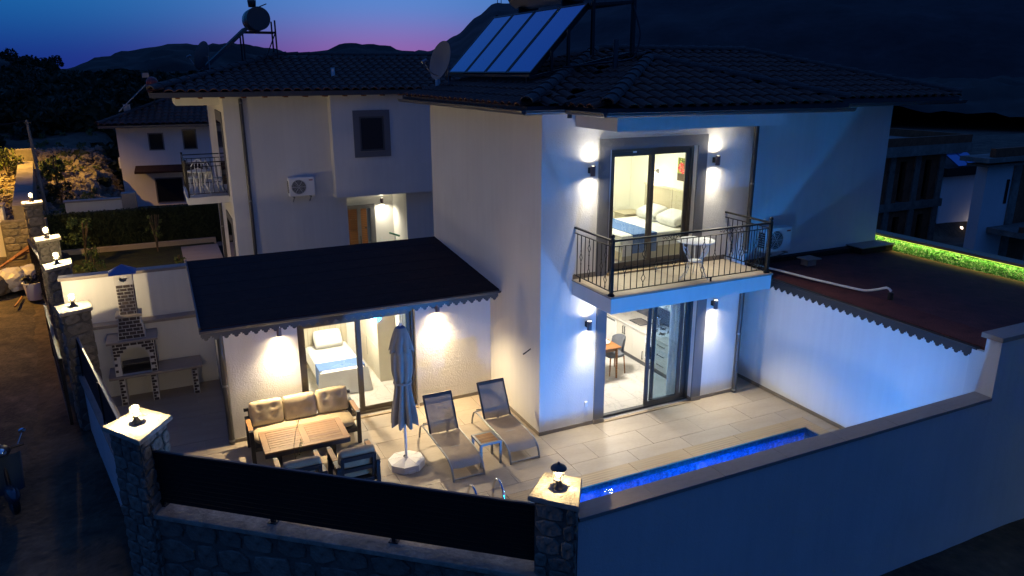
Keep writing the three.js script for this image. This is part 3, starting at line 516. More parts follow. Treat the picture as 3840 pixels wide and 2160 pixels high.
// wing: shell with a sliding door, shallow dark roof, scalloped fascia
{
  const z0 = -2.26, z1 = -5.6, xl = -5.28, dx0 = -3.98, dx1 = -1.66, dh = 2.16;
  part('wing_wall', [box(xl, dx0, 0, 2.42, z0 - 0.22, z0), box(dx1, -0.0005, 0, 2.42, z0 - 0.22, z0), box(dx0, dx1, dh, 2.42, z0 - 0.22, z0)], M.wall, villa, 'rough white render lit by two wall lamps');
  each('wing_wall', [box(xl, xl + 0.22, 0, 2.42, z1, z0 - 0.2205), box(xl + 0.2205, -0.0005, 0, 2.75, z1, z1 + 0.2)], M.wallFine, villa);
  part('floor', [box(xl + 0.2205, -0.0005, -0.1, 0.0, z1 + 0.2005, z0)], M.inner, villa);
  part('ceiling', [box(xl + 0.2205, -0.0005, 2.30, 2.42, z1 + 0.2005, z0 - 0.2205)], M.inner, villa);
  each('inner_wall', [box(-1.62, -1.54, 0.0, 2.30, z1 + 0.2005, z0 - 0.2205), box(-4.5, -4.42, 0.0, 2.30, z1 + 0.2005, z0 - 0.2205)], M.inner, villa);
  const fl = part('inner_floor', box(-4.41, -1.63, 0.0005, 0.006, z1 + 0.201, z0 - 0.01), M.joint, villa);
  for (let x = -4.4; x < -1.7; x += 0.6) for (let z = z1 + 0.21; z < z0 - 0.05; z += 0.6) part('floor_tile', box(x + 0.002, Math.min(x + 0.6, -1.64) - 0.002, 0.0065, 0.014, z + 0.002, Math.min(z + 0.6, z0 - 0.02) - 0.002), M.marble, fl);
  each('skirting', [rbox(xl, dx0 - 0.03, 0, 0.075, z0, z0 + 0.014, 0.003, 1), rbox(dx1 + 0.03, -0.02, 0, 0.075, z0, z0 + 0.014, 0.003, 1), rbox(xl - 0.014, xl, 0, 0.075, z1, z0, 0.003, 1)], M.plinth, villa);
  part('door_sill', box(dx0, dx1, -0.01, 0.02, z0 - 0.02, z0 + 0.05), M.poolEdge, villa);
  slidingDoor('sliding_door', dx0 + 0.002, dx1 - 0.002, 0.02, dh - 0.002, z0 - 0.10, false, M.frameWarm, villa);
  // roof plate with shallow steps
  const steps = 7, list = [];
  for (let k = 0; k < steps; k++) { const a = k / steps, b = (k + 1) / steps, za = lerp(-1.80, z1 - 0.02, a), zb = lerp(-1.80, z1 - 0.02, b), ya = lerp(2.46, 2.80, a), yb2 = lerp(2.46, 2.80, b); list.push(...facePrism([[[-5.66, ya + 0.007, za], [-0.003, ya + 0.007, za], [-0.003, yb2 + 0.004, zb], [-5.66, yb2 + 0.004, zb]]], 0.06)); }
  const rf = part('wing_roof', list, M.shingle, villa);
  part('soffit', box(-5.6, -0.003, 2.385, 2.395, -2.258, -1.83), M.soffit, rf);
  part('gutter', [gutterBar([-5.68, 2.445, -1.745], [-0.004, 2.445, -1.745], 0.05)], M.gutter, rf);
  part('fascia', uvm(scallops(5.64).translate(-5.66, 2.315, -1.825)), M.gutter, rf);
  part('barge_board', [bar([-5.66, 2.44, -1.82], [-5.66, 2.79, -5.6], 0.03, 0.10)], M.gutter, rf);
  pipe('downpipe', xl - 0.06, z0 + 0.02, 0.02, 2.36, villa, 0.055);
}
// interior: kitchen and bedrooms are top-level furniture, built further down

// ---------------------------------------------------------------- low annexe on the right with its flat dark-red roof
{
  const a = thing('annexe', 'low white annexe wall with flat dark red roof and scalloped edge', 'house');
  part('wall', [box(5.43, 5.63, 0, 2.44, -0.799, 4.50)], M.wallFine, a);
  part('skirting', rbox(5.416, 5.43, 0, 0.075, -0.79, 4.5, 0.003, 1), M.plinth, a);
  part('wall', [box(5.631, 9.7, -1.2, 2.42, -0.795, 4.50)], M.wallFine, a);
  const rf = part('roof', [...facePrism([[[5.50, 2.50, 4.68], [6.02, 2.585, 4.68], [6.02, 2.585, -0.797], [5.50, 2.50, -0.797]], [[6.02, 2.585, 4.68], [9.78, 2.54, 4.68], [9.78, 2.54, -0.797], [6.02, 2.585, -0.797]]], 0.05)], M.shingleRed, a);
  part('gutter', [gutterBar([5.45, 2.50, -0.79], [5.45, 2.47, 4.60], 0.04)], M.anthracite, rf);
  const s = scallops(5.3); s.rotateY(-Math.PI / 2); s.translate(5.44, 2.36, -0.78); part('fascia', uvm(s), M.anthracite, rf);
  part('upstand', [rbox(5.5, 8.7, 2.58, 2.68, -0.797, -0.62, 0.01, 1)], M.shingle, rf); part('upstand', [rbox(8.7, 9.75, 2.56, 2.70, -0.797, -0.35, 0.01, 1)], M.shingle, rf); part('upstand_cap', rbox(8.66, 9.78, 2.702, 2.725, -0.8, -0.32, 0.004, 1), M.coping, rf);
  part('vent_block', box(6.65, 6.9, 2.58, 2.72, -0.25, -0.05), M.coping, rf); part('vent_cap', rbox(6.58, 6.98, 2.722, 2.745, -0.32, 0.02, 0.004, 1), M.coping, rf);
  const stub = part('pipe_collar', rod([6.15, 2.56, 2.42], [6.15, 2.72, 2.42], 0.055, 0.05, 12), M.black, rf);
  one('roof_hose', 'pale hose lying across the dark red flat roof', 'hose', tube([[5.62, 2.60, -0.75], [5.7, 2.625, 0.0], [5.82, 2.63, 0.9], [5.97, 2.63, 1.6], [6.05, 2.64, 1.95], [6.1, 2.72, 2.18], [6.14, 2.79, 2.34], [6.15, 2.74, 2.42]], 0.024, 60, 8), M.plastic);
}
// green leaf screen with a strip of light under its coping
{
  const w = thing('leaf_screen', 'wall of bright green leaves under a lit coping behind red roof', 'hedge');
  part('backing', [box(10.0, 10.2, -1.5, 2.80, -1.3, 9)], M.wallFine, w);
  const c = part('coping', [box(9.88, 10.24, 2.80, 2.86, -1.32, 9.0)], M.poolEdge, w);
  const pos = [], n = 15000;
  for (let i = 0; i < n; i++) {
    const y = rr(1.9, 2.785), z = rr(-1.28, 5.2), x = 9.93 + rr(-0.045, 0.06), s = rr(0.018, 0.034), a = rr(0, 6.28), t = rr(-0.8, 0.8), q = rr(-0.6, 0.6);
    const u = [0.35 * Math.sin(q) * s, Math.cos(a) * s, Math.sin(a) * s], v = [Math.sin(t) * s * 0.8, -Math.sin(a) * s * 0.6, Math.cos(a) * s * 0.6];
    const P = (k, l) => [x + u[0] * k + v[0] * l, y + u[1] * k + v[1] * l, z + u[2] * k + v[2] * l];
    pos.push(...P(-1, 0), ...P(0, -0.7), ...P(1, 0), ...P(-1, 0), ...P(1, 0), ...P(0, 0.7));
  }
  const g = new THREE.BufferGeometry(); g.setAttribute('position', new THREE.Float32BufferAttribute(pos, 3)); g.computeVertexNormals();
  const lv = part('leaves', uvm(g), mat([0.065, 0.20, 0.06], 0.6, { side: THREE.DoubleSide }), w); lv.userData.kind = 'stuff';
  const led = thing('led_strip', 'glowing strip of light under the coping of the leaf screen', 'light strip', { at: [9.905, 2.79, 3.85] });
  part('strip', box(-0.012, 0.008, 0.0, 0.009, -5.13, 5.13), glow([0.75, 1.0, 0.12], 2.2), led);
  area(led, [-0.045, -0.02, 0], [0.10, -0.42, 0], 10.2, 0.03, [0.85, 1.0, 0.22], 44);
}
// ---------------------------------------------------------------- rubble stone, pillars and lanterns
// irregular stones set on a vertical rectangle: returns geometries in a local frame, x along, y up, z out
const stoneCache = [];
function stoneGeo(w, h) {
  const n = 8, pts = []; for (let i = 0; i < n; i++) { const a = 2 * Math.PI * (i + 0.5 * rnd()) / n, c = Math.cos(a), s = Math.sin(a), k = 1 / Math.pow(Math.pow(Math.abs(c), 5) + Math.pow(Math.abs(s), 5), 0.2); pts.push([0.5 * w * k * c * rr(0.86, 1), 0.5 * h * k * s * rr(0.86, 1)]); }
  const g = extrude(pts.map(([x, y]) => [x * 0.9, y * 0.9]), 0.022, { bevel: 0.012 }); return uvm(g);
}
function faceStones(parent, a, b, y0, y1, out, cell = 0.24) {   // from point a to b [x, z], bottom to top; out = unit normal [x, z]
  const L = Math.hypot(b[0] - a[0], b[1] - a[1]), dx = (b[0] - a[0]) / L, dz = (b[1] - a[1]) / L;
  let y = y0; const turn = Math.atan2(out[0], out[1]);
  while (y < y1 - 0.06) {
    let h = Math.min(rr(0.7, 1.25) * cell, y1 - y); if (y1 - y - h < 0.08) h = y1 - y;
    let s = 0; while (s < L - 0.05) {
      let w = Math.min(rr(0.8, 1.9) * cell, L - s); if (L - s - w < 0.1) w = L - s;
      const t = part('stone', stoneGeo(w - 0.012, h - 0.012), M.stone[Math.floor(rnd() * 3)], parent);
      t.position.set(a[0] + dx * (s + w / 2) + out[0] * rr(-0.014, 0.004), y + h / 2, a[1] + dz * (s + w / 2) + out[1] * rr(-0.014, 0.004)); t.rotation.y = turn; s += w;
    }
    y += h;
  }
}
const inset = (q, d) => { const cx = q.reduce((s, p) => s + p[0], 0) / q.length, cz = q.reduce((s, p) => s + p[1], 0) / q.length; return q.map(([x, z]) => { const L = Math.hypot(x - cx, z - cz); return [cx + (x - cx) * (1 - d / L), cz + (z - cz) * (1 - d / L)]; }); };
const LAMP_WARM = [1.0, 0.77, 0.42];
function lantern(x, y, z, label, hat, cd, turn = 0) {
  const l = thing('lantern', label, 'lantern', { at: [x, y, z], turn, group: 'lanterns on the pillars' });
  const hex = (r0, r1, h, y0) => uvm(new THREE.CylinderGeometry(r1, r0, h, 6).translate(0, y0 + h / 2, 0));
  part('base', [hex(0.072, 0.07, 0.014, 0), hex(0.062, 0.058, 0.012, 0.014), lathe([[0.056, 0.026], [0.042, 0.05], [0.03, 0.085], [0.028, 0.10], [0.062, 0.108], [0.066, 0.12], [0.06, 0.125], [0, 0.125]], 6)], M.lampMetal, l);
  part('glass', uvm(new THREE.CylinderGeometry(0.056, 0.056, 0.115, 24, 1, true).translate(0, 0.183, 0)), M.glass, l);
  part('cage', [...[0, 1, 2, 3].map((k) => { const a = k * Math.PI / 2 + 0.4; return bar([0.062 * Math.cos(a), 0.12, 0.062 * Math.sin(a)], [0.062 * Math.cos(a), 0.245, 0.062 * Math.sin(a)], 0.007); }), ...[0.155, 0.195, 0.236].map((h) => uvm(new THREE.TorusGeometry(0.062, 0.0035, 5, 28).rotateX(Math.PI / 2).translate(0, h, 0)))], M.lampMetal, l);
  part('bulb', [uvm(new THREE.CapsuleGeometry(0.036, 0.04, 6, 16).translate(0, 0.205, 0))], glow([1.0, 0.80, 0.45], 24), l); part('bulb_socket', rod([0, 0.125, 0], [0, 0.19, 0], 0.014), M.white, l);
  if (hat) part('hat', lathe([[0, 0.335], [0.012, 0.333], [0.016, 0.318], [0.012, 0.305], [0.03, 0.30], [0.07, 0.284], [0.092, 0.262], [0.094, 0.25], [0.085, 0.246], [0.06, 0.25], [0, 0.252]], 32), M.lampMetal, l);
  point(l, 0, 0.212, 0, LAMP_WARM, cd, 1.3);
  return l;
}
function pillar(name, q, top, foot, label, cell = 0.24) {     // q: corners of the cap as [x, z], anticlockwise from the left
  const p = thing(name, label, 'pillar', { group: 'stone gate pillars' }), s = inset(q, 0.075);
  part('core', prism(s, foot, top - 0.07), M.mortar, p);
  for (let k = 0; k < 4; k++) { const a = s[k], b = s[(k + 1) % 4], L = Math.hypot(b[0] - a[0], b[1] - a[1]); let o = [-(b[1] - a[1]) / L, (b[0] - a[0]) / L]; const cx = (s[0][0] + s[2][0]) / 2, cz = (s[0][1] + s[2][1]) / 2; if (o[0] * ((a[0] + b[0]) / 2 - cx) + o[1] * ((a[1] + b[1]) / 2 - cz) < 0) o = [-o[0], -o[1]]; if (o[1] < -0.5) continue; faceStones(p, a, b, foot, top - 0.075, o, cell); }
  part('cap', prism(inset(q, 0.0), top - 0.07, top, 0.012), M.capStone, p);
  return p;
}
pillar('stone_pillar', [[-2.64, 4.76], [-2.25, 5.20], [-1.92, 4.70], [-2.23, 4.38]], 2.1, -1.2, 'stone pillar with hatted lantern where fence meets the front wall', 0.2);
lantern(-2.26, 2.101, 4.76, 'lantern with a domed hat on nearest pillar by the pool', true, 3.8, 0.3);
pillar('stone_pillar', [[-7.06, 0.95], [-6.62, 1.61], [-6.23, 0.98], [-6.62, 0.51]], 2.2, -0.6, 'stone pillar with bright cap at left end of dark fence', 0.2);
lantern(-6.65, 2.201, 1.04, 'hatless glowing lantern on pillar at left end of fence', false, 11, 0.1);
const rowPillars = [
  [[[-8.13, -5.06], [-7.99, -4.44], [-7.46, -4.68], [-7.55, -5.22]], 2.30, 'stone pillar with lit cap beside the brick barbecue', 'glowing lantern on pillar nearest the barbecue'],
  [[[-8.60, -8.07], [-8.49, -7.43], [-8.01, -7.90], [-8.07, -8.52]], 2.50, 'stone pillar at near side of neighbouring gate', 'glowing lantern second behind the barbecue pillar'],
  [[[-9.00, -10.40], [-8.90, -9.85], [-8.39, -10.15], [-8.47, -10.67]], 2.70, 'stone pillar at far side of neighbouring gate', 'glowing lantern third behind the barbecue pillar'],
  [[[-9.86, -15.6], [-9.76, -14.9], [-9.25, -15.1], [-9.31, -15.65]], 2.90, 'farthest stone pillar below the rubble slope', 'small whitish lantern on the farthest pillar'],
];
rowPillars.forEach(([q, top, pl, ll], k) => { pillar('stone_pillar', q, top, -0.6, pl); lantern((q[0][0] + q[2][0]) / 2, top + 0.001, (q[0][1] + q[2][1]) / 2, ll, false, [8, 15, 15, 10][k], k); });

// dark slat fence on a low stone wall, from the left pillar to the near one
{
  const A = [-6.50, 1.28], B = [-2.36, 4.737], L = Math.hypot(B[0] - A[0], B[1] - A[1]), turn = -Math.atan2(B[1] - A[1], B[0] - A[0]);
  const w = thing('garden_wall', 'low rubble stone wall with grey coping under the dark fence', 'wall');
  const dir = [(B[0] - A[0]) / L, (B[1] - A[1]) / L], out = [-dir[1], dir[0]], P = (s, o) => [A[0] + dir[0] * s + out[0] * o, A[1] + dir[1] * s + out[1] * o];
  part('core', prism([P(-0.1, 0.16), P(L, 0.16), P(L, -0.14), P(-0.1, -0.14)], -1.2, 0.985), M.mortar, w);
  faceStones(w, P(-0.1, 0.165), P(L, 0.165), -0.6, 0.98, out, 0.38);
  for (let k = 0; k < 4; k++) part('coping_stone', prism([P(L * k / 4 + 0.003, 0.235), P(L * (k + 1) / 4 - 0.003, 0.235), P(L * (k + 1) / 4 - 0.003, -0.17), P(L * k / 4 + 0.003, -0.17)], 0.99, 1.06, 0.006), M.capStone, w);
  const f = thing('slat_fence', 'dark brown horizontal slat fence panel above stone wall', 'fence', { at: [A[0], 1.06, A[1]], turn });
  for (const s of [0.05, 1.72, 3.42, L - 0.1]) { const p = part('post', box(s - 0.025, s + 0.025, 0.0, 0.80, -0.025, 0.025), M.black, f); part('foot', box(s - 0.06, s + 0.06, 0.001, 0.012, -0.05, 0.05), M.black, p); }
  const n = 11; for (let k = 0; k < n; k++) part('slat', rbox(0.0, L - 0.02, 0.07 + 0.068 * k, 0.07 + 0.068 * k + 0.0625, 0.026, 0.046, 0.004, 1), M.fence, f);
  part('top_rail', rbox(-0.02, L, 0.822, 0.845, 0.018, 0.056, 0.004, 1), M.gutter, f);
}
// left boundary between the pillars: low wall, coping and fence panel; then the sliding gate
{
  const w = thing('side_wall', 'low grey coped wall running back from fence pillar to barbecue pillar', 'wall');
  const seg = (a, b, o0, o1) => { const L = Math.hypot(b[0] - a[0], b[1] - a[1]), d = [(b[0] - a[0]) / L, (b[1] - a[1]) / L], n = [d[1], -d[0]]; return [[a[0] + n[0] * o0, a[1] + n[1] * o0], [b[0] + n[0] * o0, b[1] + n[1] * o0], [b[0] + n[0] * o1, b[1] + n[1] * o1], [a[0] + n[0] * o1, a[1] + n[1] * o1]]; };
  const a = [-7.70, -4.5], b = [-6.72, 0.62];
  part('core', prism(seg(a, b, -0.12, 0.12), -0.8, 0.93), M.wallOuter, w);
  part('coping', prism(seg(a, b, -0.17, 0.17), 0.935, 0.99, 0.004), M.coping, w);
  const f = thing('side_fence', 'dark fence panel on side wall in front of barbecue', 'fence');
  const t = Math.atan2(b[0] - a[0], b[1] - a[1]), L = Math.hypot(b[0] - a[0], b[1] - a[1]);
  f.position.set(a[0] - 0.08, 0.99, a[1]); f.rotation.y = t;
  for (let k = 0; k < 10; k++) part('slat', rbox(-0.01, 0.01, 0.05 + 0.07 * k, 0.115 + 0.07 * k, 0.0, L, 0.004, 1), M.fence, f);
  part('top_rail', rbox(-0.02, 0.02, 0.76, 0.785, 0.0, L, 0.004, 1), M.grey, f);
  for (const s of [0.05, L / 2, L - 0.05]) part('post', box(-0.035, -0.011, 0.0, 0.76, s - 0.025, s + 0.025), M.black, f);
  const g = thing('sliding_gate', 'long black metal sliding gate along lane edge', 'gate');
  const c = [-8.78, -8.6], e = [-8.10, -4.3], gl = Math.hypot(e[0] - c[0], e[1] - c[1]);
  g.position.set(c[0], groundY(-9, -7) + 0.12, c[1]); g.rotation.y = Math.atan2(e[0] - c[0], e[1] - c[1]);
  part('frame', [bar([0, 0.03, 0], [0, 0.03, gl], 0.06), bar([0, 1.35, 0], [0, 1.35, gl], 0.06), bar([0, 0, 0.03], [0, 1.38, 0.03], 0.06), bar([0, 0, gl - 0.03], [0, 1.38, gl - 0.03], 0.06), bar([0, 0.7, 0], [0, 0.7, gl], 0.05)], M.iron, g);
  for (let k = 1; k < 26; k++) part('upright', bar([0, 0.05, gl * k / 26], [0, 1.34, gl * k / 26], 0.022), M.iron, g);
  const g2 = thing('sliding_gate', 'black metal gate farther up the lane between far pillars', 'gate');
  g2.position.set(-9.75, groundY(-10, -13) + 0.2, -14.8); g2.rotation.y = Math.atan2(0.85, 4.2);
  part('frame', [bar([0, 0.03, 0], [0, 0.03, 4.2], 0.06), bar([0, 1.35, 0], [0, 1.35, 4.2], 0.06), bar([0, 0, 0.03], [0, 1.38, 0.03], 0.06), bar([0, 0, 4.17], [0, 1.38, 4.17], 0.06)], M.iron, g2);
  for (let k = 1; k < 22; k++) part('upright', bar([0, 0.05, 4.2 * k / 22], [0, 1.34, 4.2 * k / 22], 0.022), M.iron, g2);
}
// white walls behind the barbecue
{
  const w = thing('white_wall', 'lower white garden wall with ledge directly behind the barbecue', 'wall');
  part('wall', box(-7.75, -5.285, -0.3, 1.54, -5.84, -5.62), M.wallFine, w); part('ledge', rbox(-7.8, -5.285, 1.543, 1.61, -5.86, -5.57, 0.006, 1), M.coping, w);
  const u = thing('white_wall', 'taller white wall above the ledge, edge of neighbouring lawn', 'wall');
  part('wall', box(-8.05, -5.29, -0.3, 2.58, -6.10, -5.87), M.wallFine, u); part('coping', rbox(-8.1, -5.29, 2.583, 2.65, -6.14, -5.865, 0.006, 1), M.coping, u);
}
// neighbouring garden: lawn, kerb, leaf fence
struct('lawn', prism([[-8.0, -6.15], [-4.3, -6.15], [-4.3, -19.4], [-9.5, -19.4]], -0.5, 0.28), M.lawn);
struct('path', box(-5.5, -4.2, -0.5, 0.292, -19.0, -10.2), M.coping);
one('garden_kerb', 'pale kerb edging the neighbouring lawn below the leaf fence', 'kerb', [rbox(-9.5, -4.2, 0.2, 0.46, -19.55, -19.38, 0.01, 1)], M.coping);
function leafCloud(n, fn, size) {
  const pos = [];
  for (let i = 0; i < n; i++) {
    const [x, y, z] = fn(); const s = rr(0.6, 1.2) * size, q = new THREE.Quaternion().setFromEuler(new THREE.Euler(rr(0, 6.28), rr(0, 6.28), rr(0, 6.28)));
    const P = (a, b) => { const v = V(a * s, b * s, 0.12 * s * (1 - a * a)).applyQuaternion(q); return [x + v.x, y + v.y, z + v.z]; };
    pos.push(...P(-1, 0), ...P(0, -0.5), ...P(1, 0), ...P(-1, 0), ...P(1, 0), ...P(0, 0.5));
  }
  const g = new THREE.BufferGeometry(); g.setAttribute('position', new THREE.Float32BufferAttribute(pos, 3)); g.computeVertexNormals(); return uvm(g);
}
{
  const h = thing('leaf_fence', 'dark green leaf covered fence behind the neighbouring lawn', 'hedge');
  part('backing', box(-10.2, -3.6, 0.2, 1.74, -19.95, -19.75), M.leaf[1], h);
  part('leaves', leafCloud(9000, () => [rr(-10.2, -3.6), rr(0.25, 1.8), -19.72 + rr(-0.05, 0.1)], 0.055), M.leaf[1], h).userData.kind = 'stuff';
}
function shrub(label, x, y, z, h, w, n, m, leafSize = 0.05, name = 'shrub') {
  const s = thing(name, label, 'shrub', { at: [x, y, z] });
  const stems = []; for (let k = 0; k < 7; k++) { const a = rr(0, 6.28), r = w * rr(0.2, 0.6); stems.push(tube([[0, -0.1, 0], [r * 0.3 * Math.cos(a), h * 0.4, r * 0.3 * Math.sin(a)], [r * Math.cos(a), h * rr(0.75, 1), r * Math.sin(a)]], 0.008 + 0.006 * h, 8, 5)); }
  part('stem', stems, M.bark, s);
  const blobs = Array.from({ length: 9 }, () => { const a = rr(0, 6.28), r = w * 0.7 * Math.sqrt(rnd()); return [r * Math.cos(a), h * rr(0.35, 0.95), r * Math.sin(a), w * rr(0.18, 0.42)]; });
  part('foliage', leafCloud(n, () => { const b = blobs[Math.floor(rnd() * 9)], u = V(rr(-1, 1), rr(-1, 1), rr(-1, 1)).normalize().multiplyScalar(b[3] * Math.cbrt(rnd())); return [b[0] + u.x, b[1] + u.y, b[2] + u.z]; }, leafSize), m, s).userData.kind = 'stuff';
  return s;
}
shrub('thin shrub on the lawn nearest the left pillars', -8.2, 0.28, -14.2, 1.3, 0.5, 400, M.leaf[0], 0.06);
shrub('small bush at left end of leaf fence', -8.6, 0.28, -17.8, 1.5, 0.7, 600, M.leaf[0], 0.06);
shrub('slender young shrub in middle of the neighbouring lawn', -6.3, 0.28, -18.6, 1.5, 0.4, 260, M.leaf[2], 0.05);
shrub('low pale plant on the lawn near the path', -5.6, 0.28, -15.6, 0.5, 0.25, 120, M.leaf[2], 0.05);
// hillside left: retaining wall, rubble, bushes, poles, street lamp
{
  const w = thing('retaining_wall', 'long grey concrete wall running up the slope at far left', 'wall');
  part('wall', [prism([[-10.55, -18.4], [-9.95, -18.4], [-11.6, -33.6], [-12.25, -33.6]], -0.5, 2.35)], M.concrete, w);
  part('end_block', prism([[-12.7, -33.9], [-11.5, -33.9], [-11.5, -34.6], [-12.7, -34.6]], 0, 2.9), M.concrete, w);
  const p2 = thing('gate_post', 'short pale rendered post at far left of the lane', 'post'); part('shaft', rbox(-11.25, -10.85, 0.2, 2.35, -18.9, -18.5, 0.01, 1), M.wallFine, p2); part('cap', rbox(-11.3, -10.8, 2.352, 2.42, -18.95, -18.45, 0.01, 1), M.coping, p2);
  const st = thing('stone_wall', 'rough stone wall below the grey concrete wall', 'wall'); part('core', box(-10.9, -9.6, -0.5, 1.9, -18.35, -17.9), M.mortar, st); faceStones(st, [-10.9, -17.9], [-9.6, -17.9], 0.3, 1.85, [0, 1], 0.32);
  const lw = thing('low_wall', 'low wall with lit coping in front of rubble slope', 'wall'); part('core', box(-9.4, -6.9, 0.3, 1.75, -22.6, -22.35), M.wallOuter, lw); part('coping', rbox(-9.45, -7.4, 1.752, 1.82, -22.65, -22.3, 0.008, 1), M.coping, lw); part('end_pier', rbox(-7.4, -6.85, 0.3, 2.0, -22.7, -22.25, 0.01, 1), M.coping, lw);
}
{
  const geo = [0, 1, 2].map(() => { const g = new THREE.IcosahedronGeometry(1, 1), p = g.attributes.position; for (let i = 0; i < p.count; i++) { const k = 0.7 + 0.5 * hash(Math.round(p.getX(i) * 50), Math.round(p.getY(i) * 77 + p.getZ(i) * 31)); p.setXYZ(i, p.getX(i) * k, p.getY(i) * k * 0.7, p.getZ(i) * k); } g.computeVertexNormals(); return uvm(g); });
  for (let k = 0; k < 60; k++) {
    const z = rr(-24, -37), x = rr(-11.0, -7.4), s = rr(0.10, 0.32) * (k < 8 ? 1.3 : 1);
    const b = one('boulder', 'pale boulder in the rubble on the slope beside the far house', 'boulder', geo[k % 3], M.stone[k % 3], { group: 'boulders in the rubble slope', at: [x, groundY(x, z) + s * 0.25, z] }); b.scale.setScalar(s); b.rotation.set(rr(0, 6), rr(0, 6), rr(0, 6));
  }
  let i = new THREE.InstancedMesh(geo[0], M.stone[2], 2600); i.name = 'rubble'; i.userData = { kind: 'stuff', label: 'loose stones strewn over the slope', category: 'rubble' };
  for (let k = 0; k < 2600; k++) { const z = rr(-22, -40), x = rr(-13, -7.2), s = rr(0.04, 0.14), m = new THREE.Matrix4().makeRotationFromEuler(new THREE.Euler(rr(0, 6), rr(0, 6), rr(0, 6))).scale(V(s, s, s)); m.setPosition(x, groundY(x, z) + s * 0.3, z); i.setMatrixAt(k, m); } scene.add(i);
  const bush = ['tall yellow-lit bush beside the leaning pole', 'yellow-lit bush right of the leaning pole', 'bush above the end of the concrete wall', 'dark bush low on the slope behind the low wall', 'round bush in the rubble near far house', 'lit bush at far left edge of the slope', 'small bush halfway up the rubble slope', 'dry grassy bush behind the farthest pillar'];
  [[-10.2, -28.5, 1.8, 0.6], [-9.9, -26.4, 0.9, 0.6], [-12.6, -32.6, 1.3, 0.8], [-9.2, -24.4, 0.6, 0.7], [-8.4, -31, 0.5, 0.5], [-14, -33, 1.5, 1.0], [-10.8, -32.8, 0.7, 0.7], [-9.9, -21.4, 0.7, 0.6]].forEach(([x, z, h, w], k) => shrub(bush[k], x, groundY(x, z), z, h, w, 900, M.leaf[k % 3], 0.08, 'bush'));
}
// dry scrub on the slope, and the wood that covers the near hill
{
  const g = leafCloud(26, () => [rr(-0.3, 0.3), rr(0, 0.5), rr(-0.3, 0.3)], 0.14), i = new THREE.InstancedMesh(g, M.leaf[2], 420); i.name = 'scrub'; i.userData = { kind: 'stuff', label: 'dry scrub covering the slope behind the gardens', category: 'scrub' };
  for (let k = 0; k < 420; k++) { const z = rr(-22, -56), x = rr(-26, -7.6), s = rr(0.25, 0.75), m = new THREE.Matrix4().makeRotationY(rr(0, 6)).scale(V(s, s * rr(0.6, 1.2), s)); m.setPosition(x, groundY(x, z), z); i.setMatrixAt(k, m); } scene.add(i);
  const t = leafCloud(160, () => { const u = V(rr(-1, 1), rr(-1, 1), rr(-1, 1)).normalize().multiplyScalar(Math.cbrt(rnd())); return [u.x, 1 + u.y * 0.9, u.z]; }, 0.28);
  const wood = new THREE.InstancedMesh(t, M.leaf[1], 4200); wood.name = 'woodland'; wood.userData = { kind: 'stuff', label: 'dark wood covering the near hillside at left', category: 'wood' };
  const hillMesh = scene.children.find((o) => o.name === 'hill').geometry.attributes.position;
  for (let k = 0; k < 4200; k++) { const v = Math.floor(rnd() * hillMesh.count), s = rr(0.7, 1.5), m = new THREE.Matrix4().makeRotationY(rr(0, 6)).scale(V(s, s * rr(0.8, 1.1), s)), flat = k % 2, gx = rr(-34, 16), gz = rr(-47, -92); if (flat) m.setPosition(gx, groundY(clamp(gx, -70, 70), clamp(gz, -70, 70)) - 0.6 * s, gz); else m.setPosition(hillMesh.getX(v) + rr(-2, 2), hillMesh.getY(v) - 0.9 * s, hillMesh.getZ(v) + rr(-2, 2)); wood.setMatrixAt(k, m); } scene.add(wood);
}
{
  const p = thing('utility_pole', 'tall thin grey pole standing behind the lane pillars', 'pole', { at: [-10.1, 0, -23.2] });
  part('shaft', rod([0, 0, 0], [-0.25, 4.9, -0.6], 0.075, 0.05, 10), M.concrete, p); part('crossarm', bar([-0.35, 4.8, -0.55], [-0.1, 4.8, -0.6], 0.05), M.iron, p);
  part('wire', tube([[-0.25, 4.88, -0.6], [-1.1, 4.75, -0.8], [-2.2, 4.95, -1.2]], 0.012, 12, 4), M.black, p);
  const q = thing('utility_pole', 'pole with white insulators at left edge of the picture', 'pole', { at: [-12.9, 0, -27.0] });
  part('shaft', rod([0, 0, 0], [0, 7.4, 0], 0.08, 0.05, 10), M.concrete, q); for (const y of [3.4, 2.3]) part('insulator', ball(0.09, y, 0.09, 0.05), M.white, q);
  for (const [x, z, label, cd, cone] of [[-16.8, -30.5, 'orange street lamp beyond left edge lighting the rubble slope', 1300, 1.02], [-15.6, -13.5, 'orange street lamp beyond left edge lighting the lane', 700, 0.98]]) {
    const l = thing('street_lamp', label, 'street lamp', { at: [x, 0, z], group: 'street lamps on the lane' });
    part('pole', rod([0, 0, 0], [0, 7.6, 0], 0.08, 0.05, 10), M.concrete, l); part('arm', tube([[0, 7.5, 0], [0.2, 7.9, -0.1], [1.1, 8.1, -0.8]], 0.03, 12, 6), M.iron, l);
    part('head', rbox(0.9, 1.35, 8.06, 8.2, -1.25, -0.6, 0.05, 2), M.grey, l); part('lamp_lens', box(0.97, 1.28, 8.05, 8.058, -1.15, -0.7), glow([1, 0.55, 0.10], 20), l);
    spot(l, [1.12, 8.02, -0.92], [1.9, 0, -0.9], [1.0, 0.52, 0.06], cd, cone, 0.9, 4);
  }
}
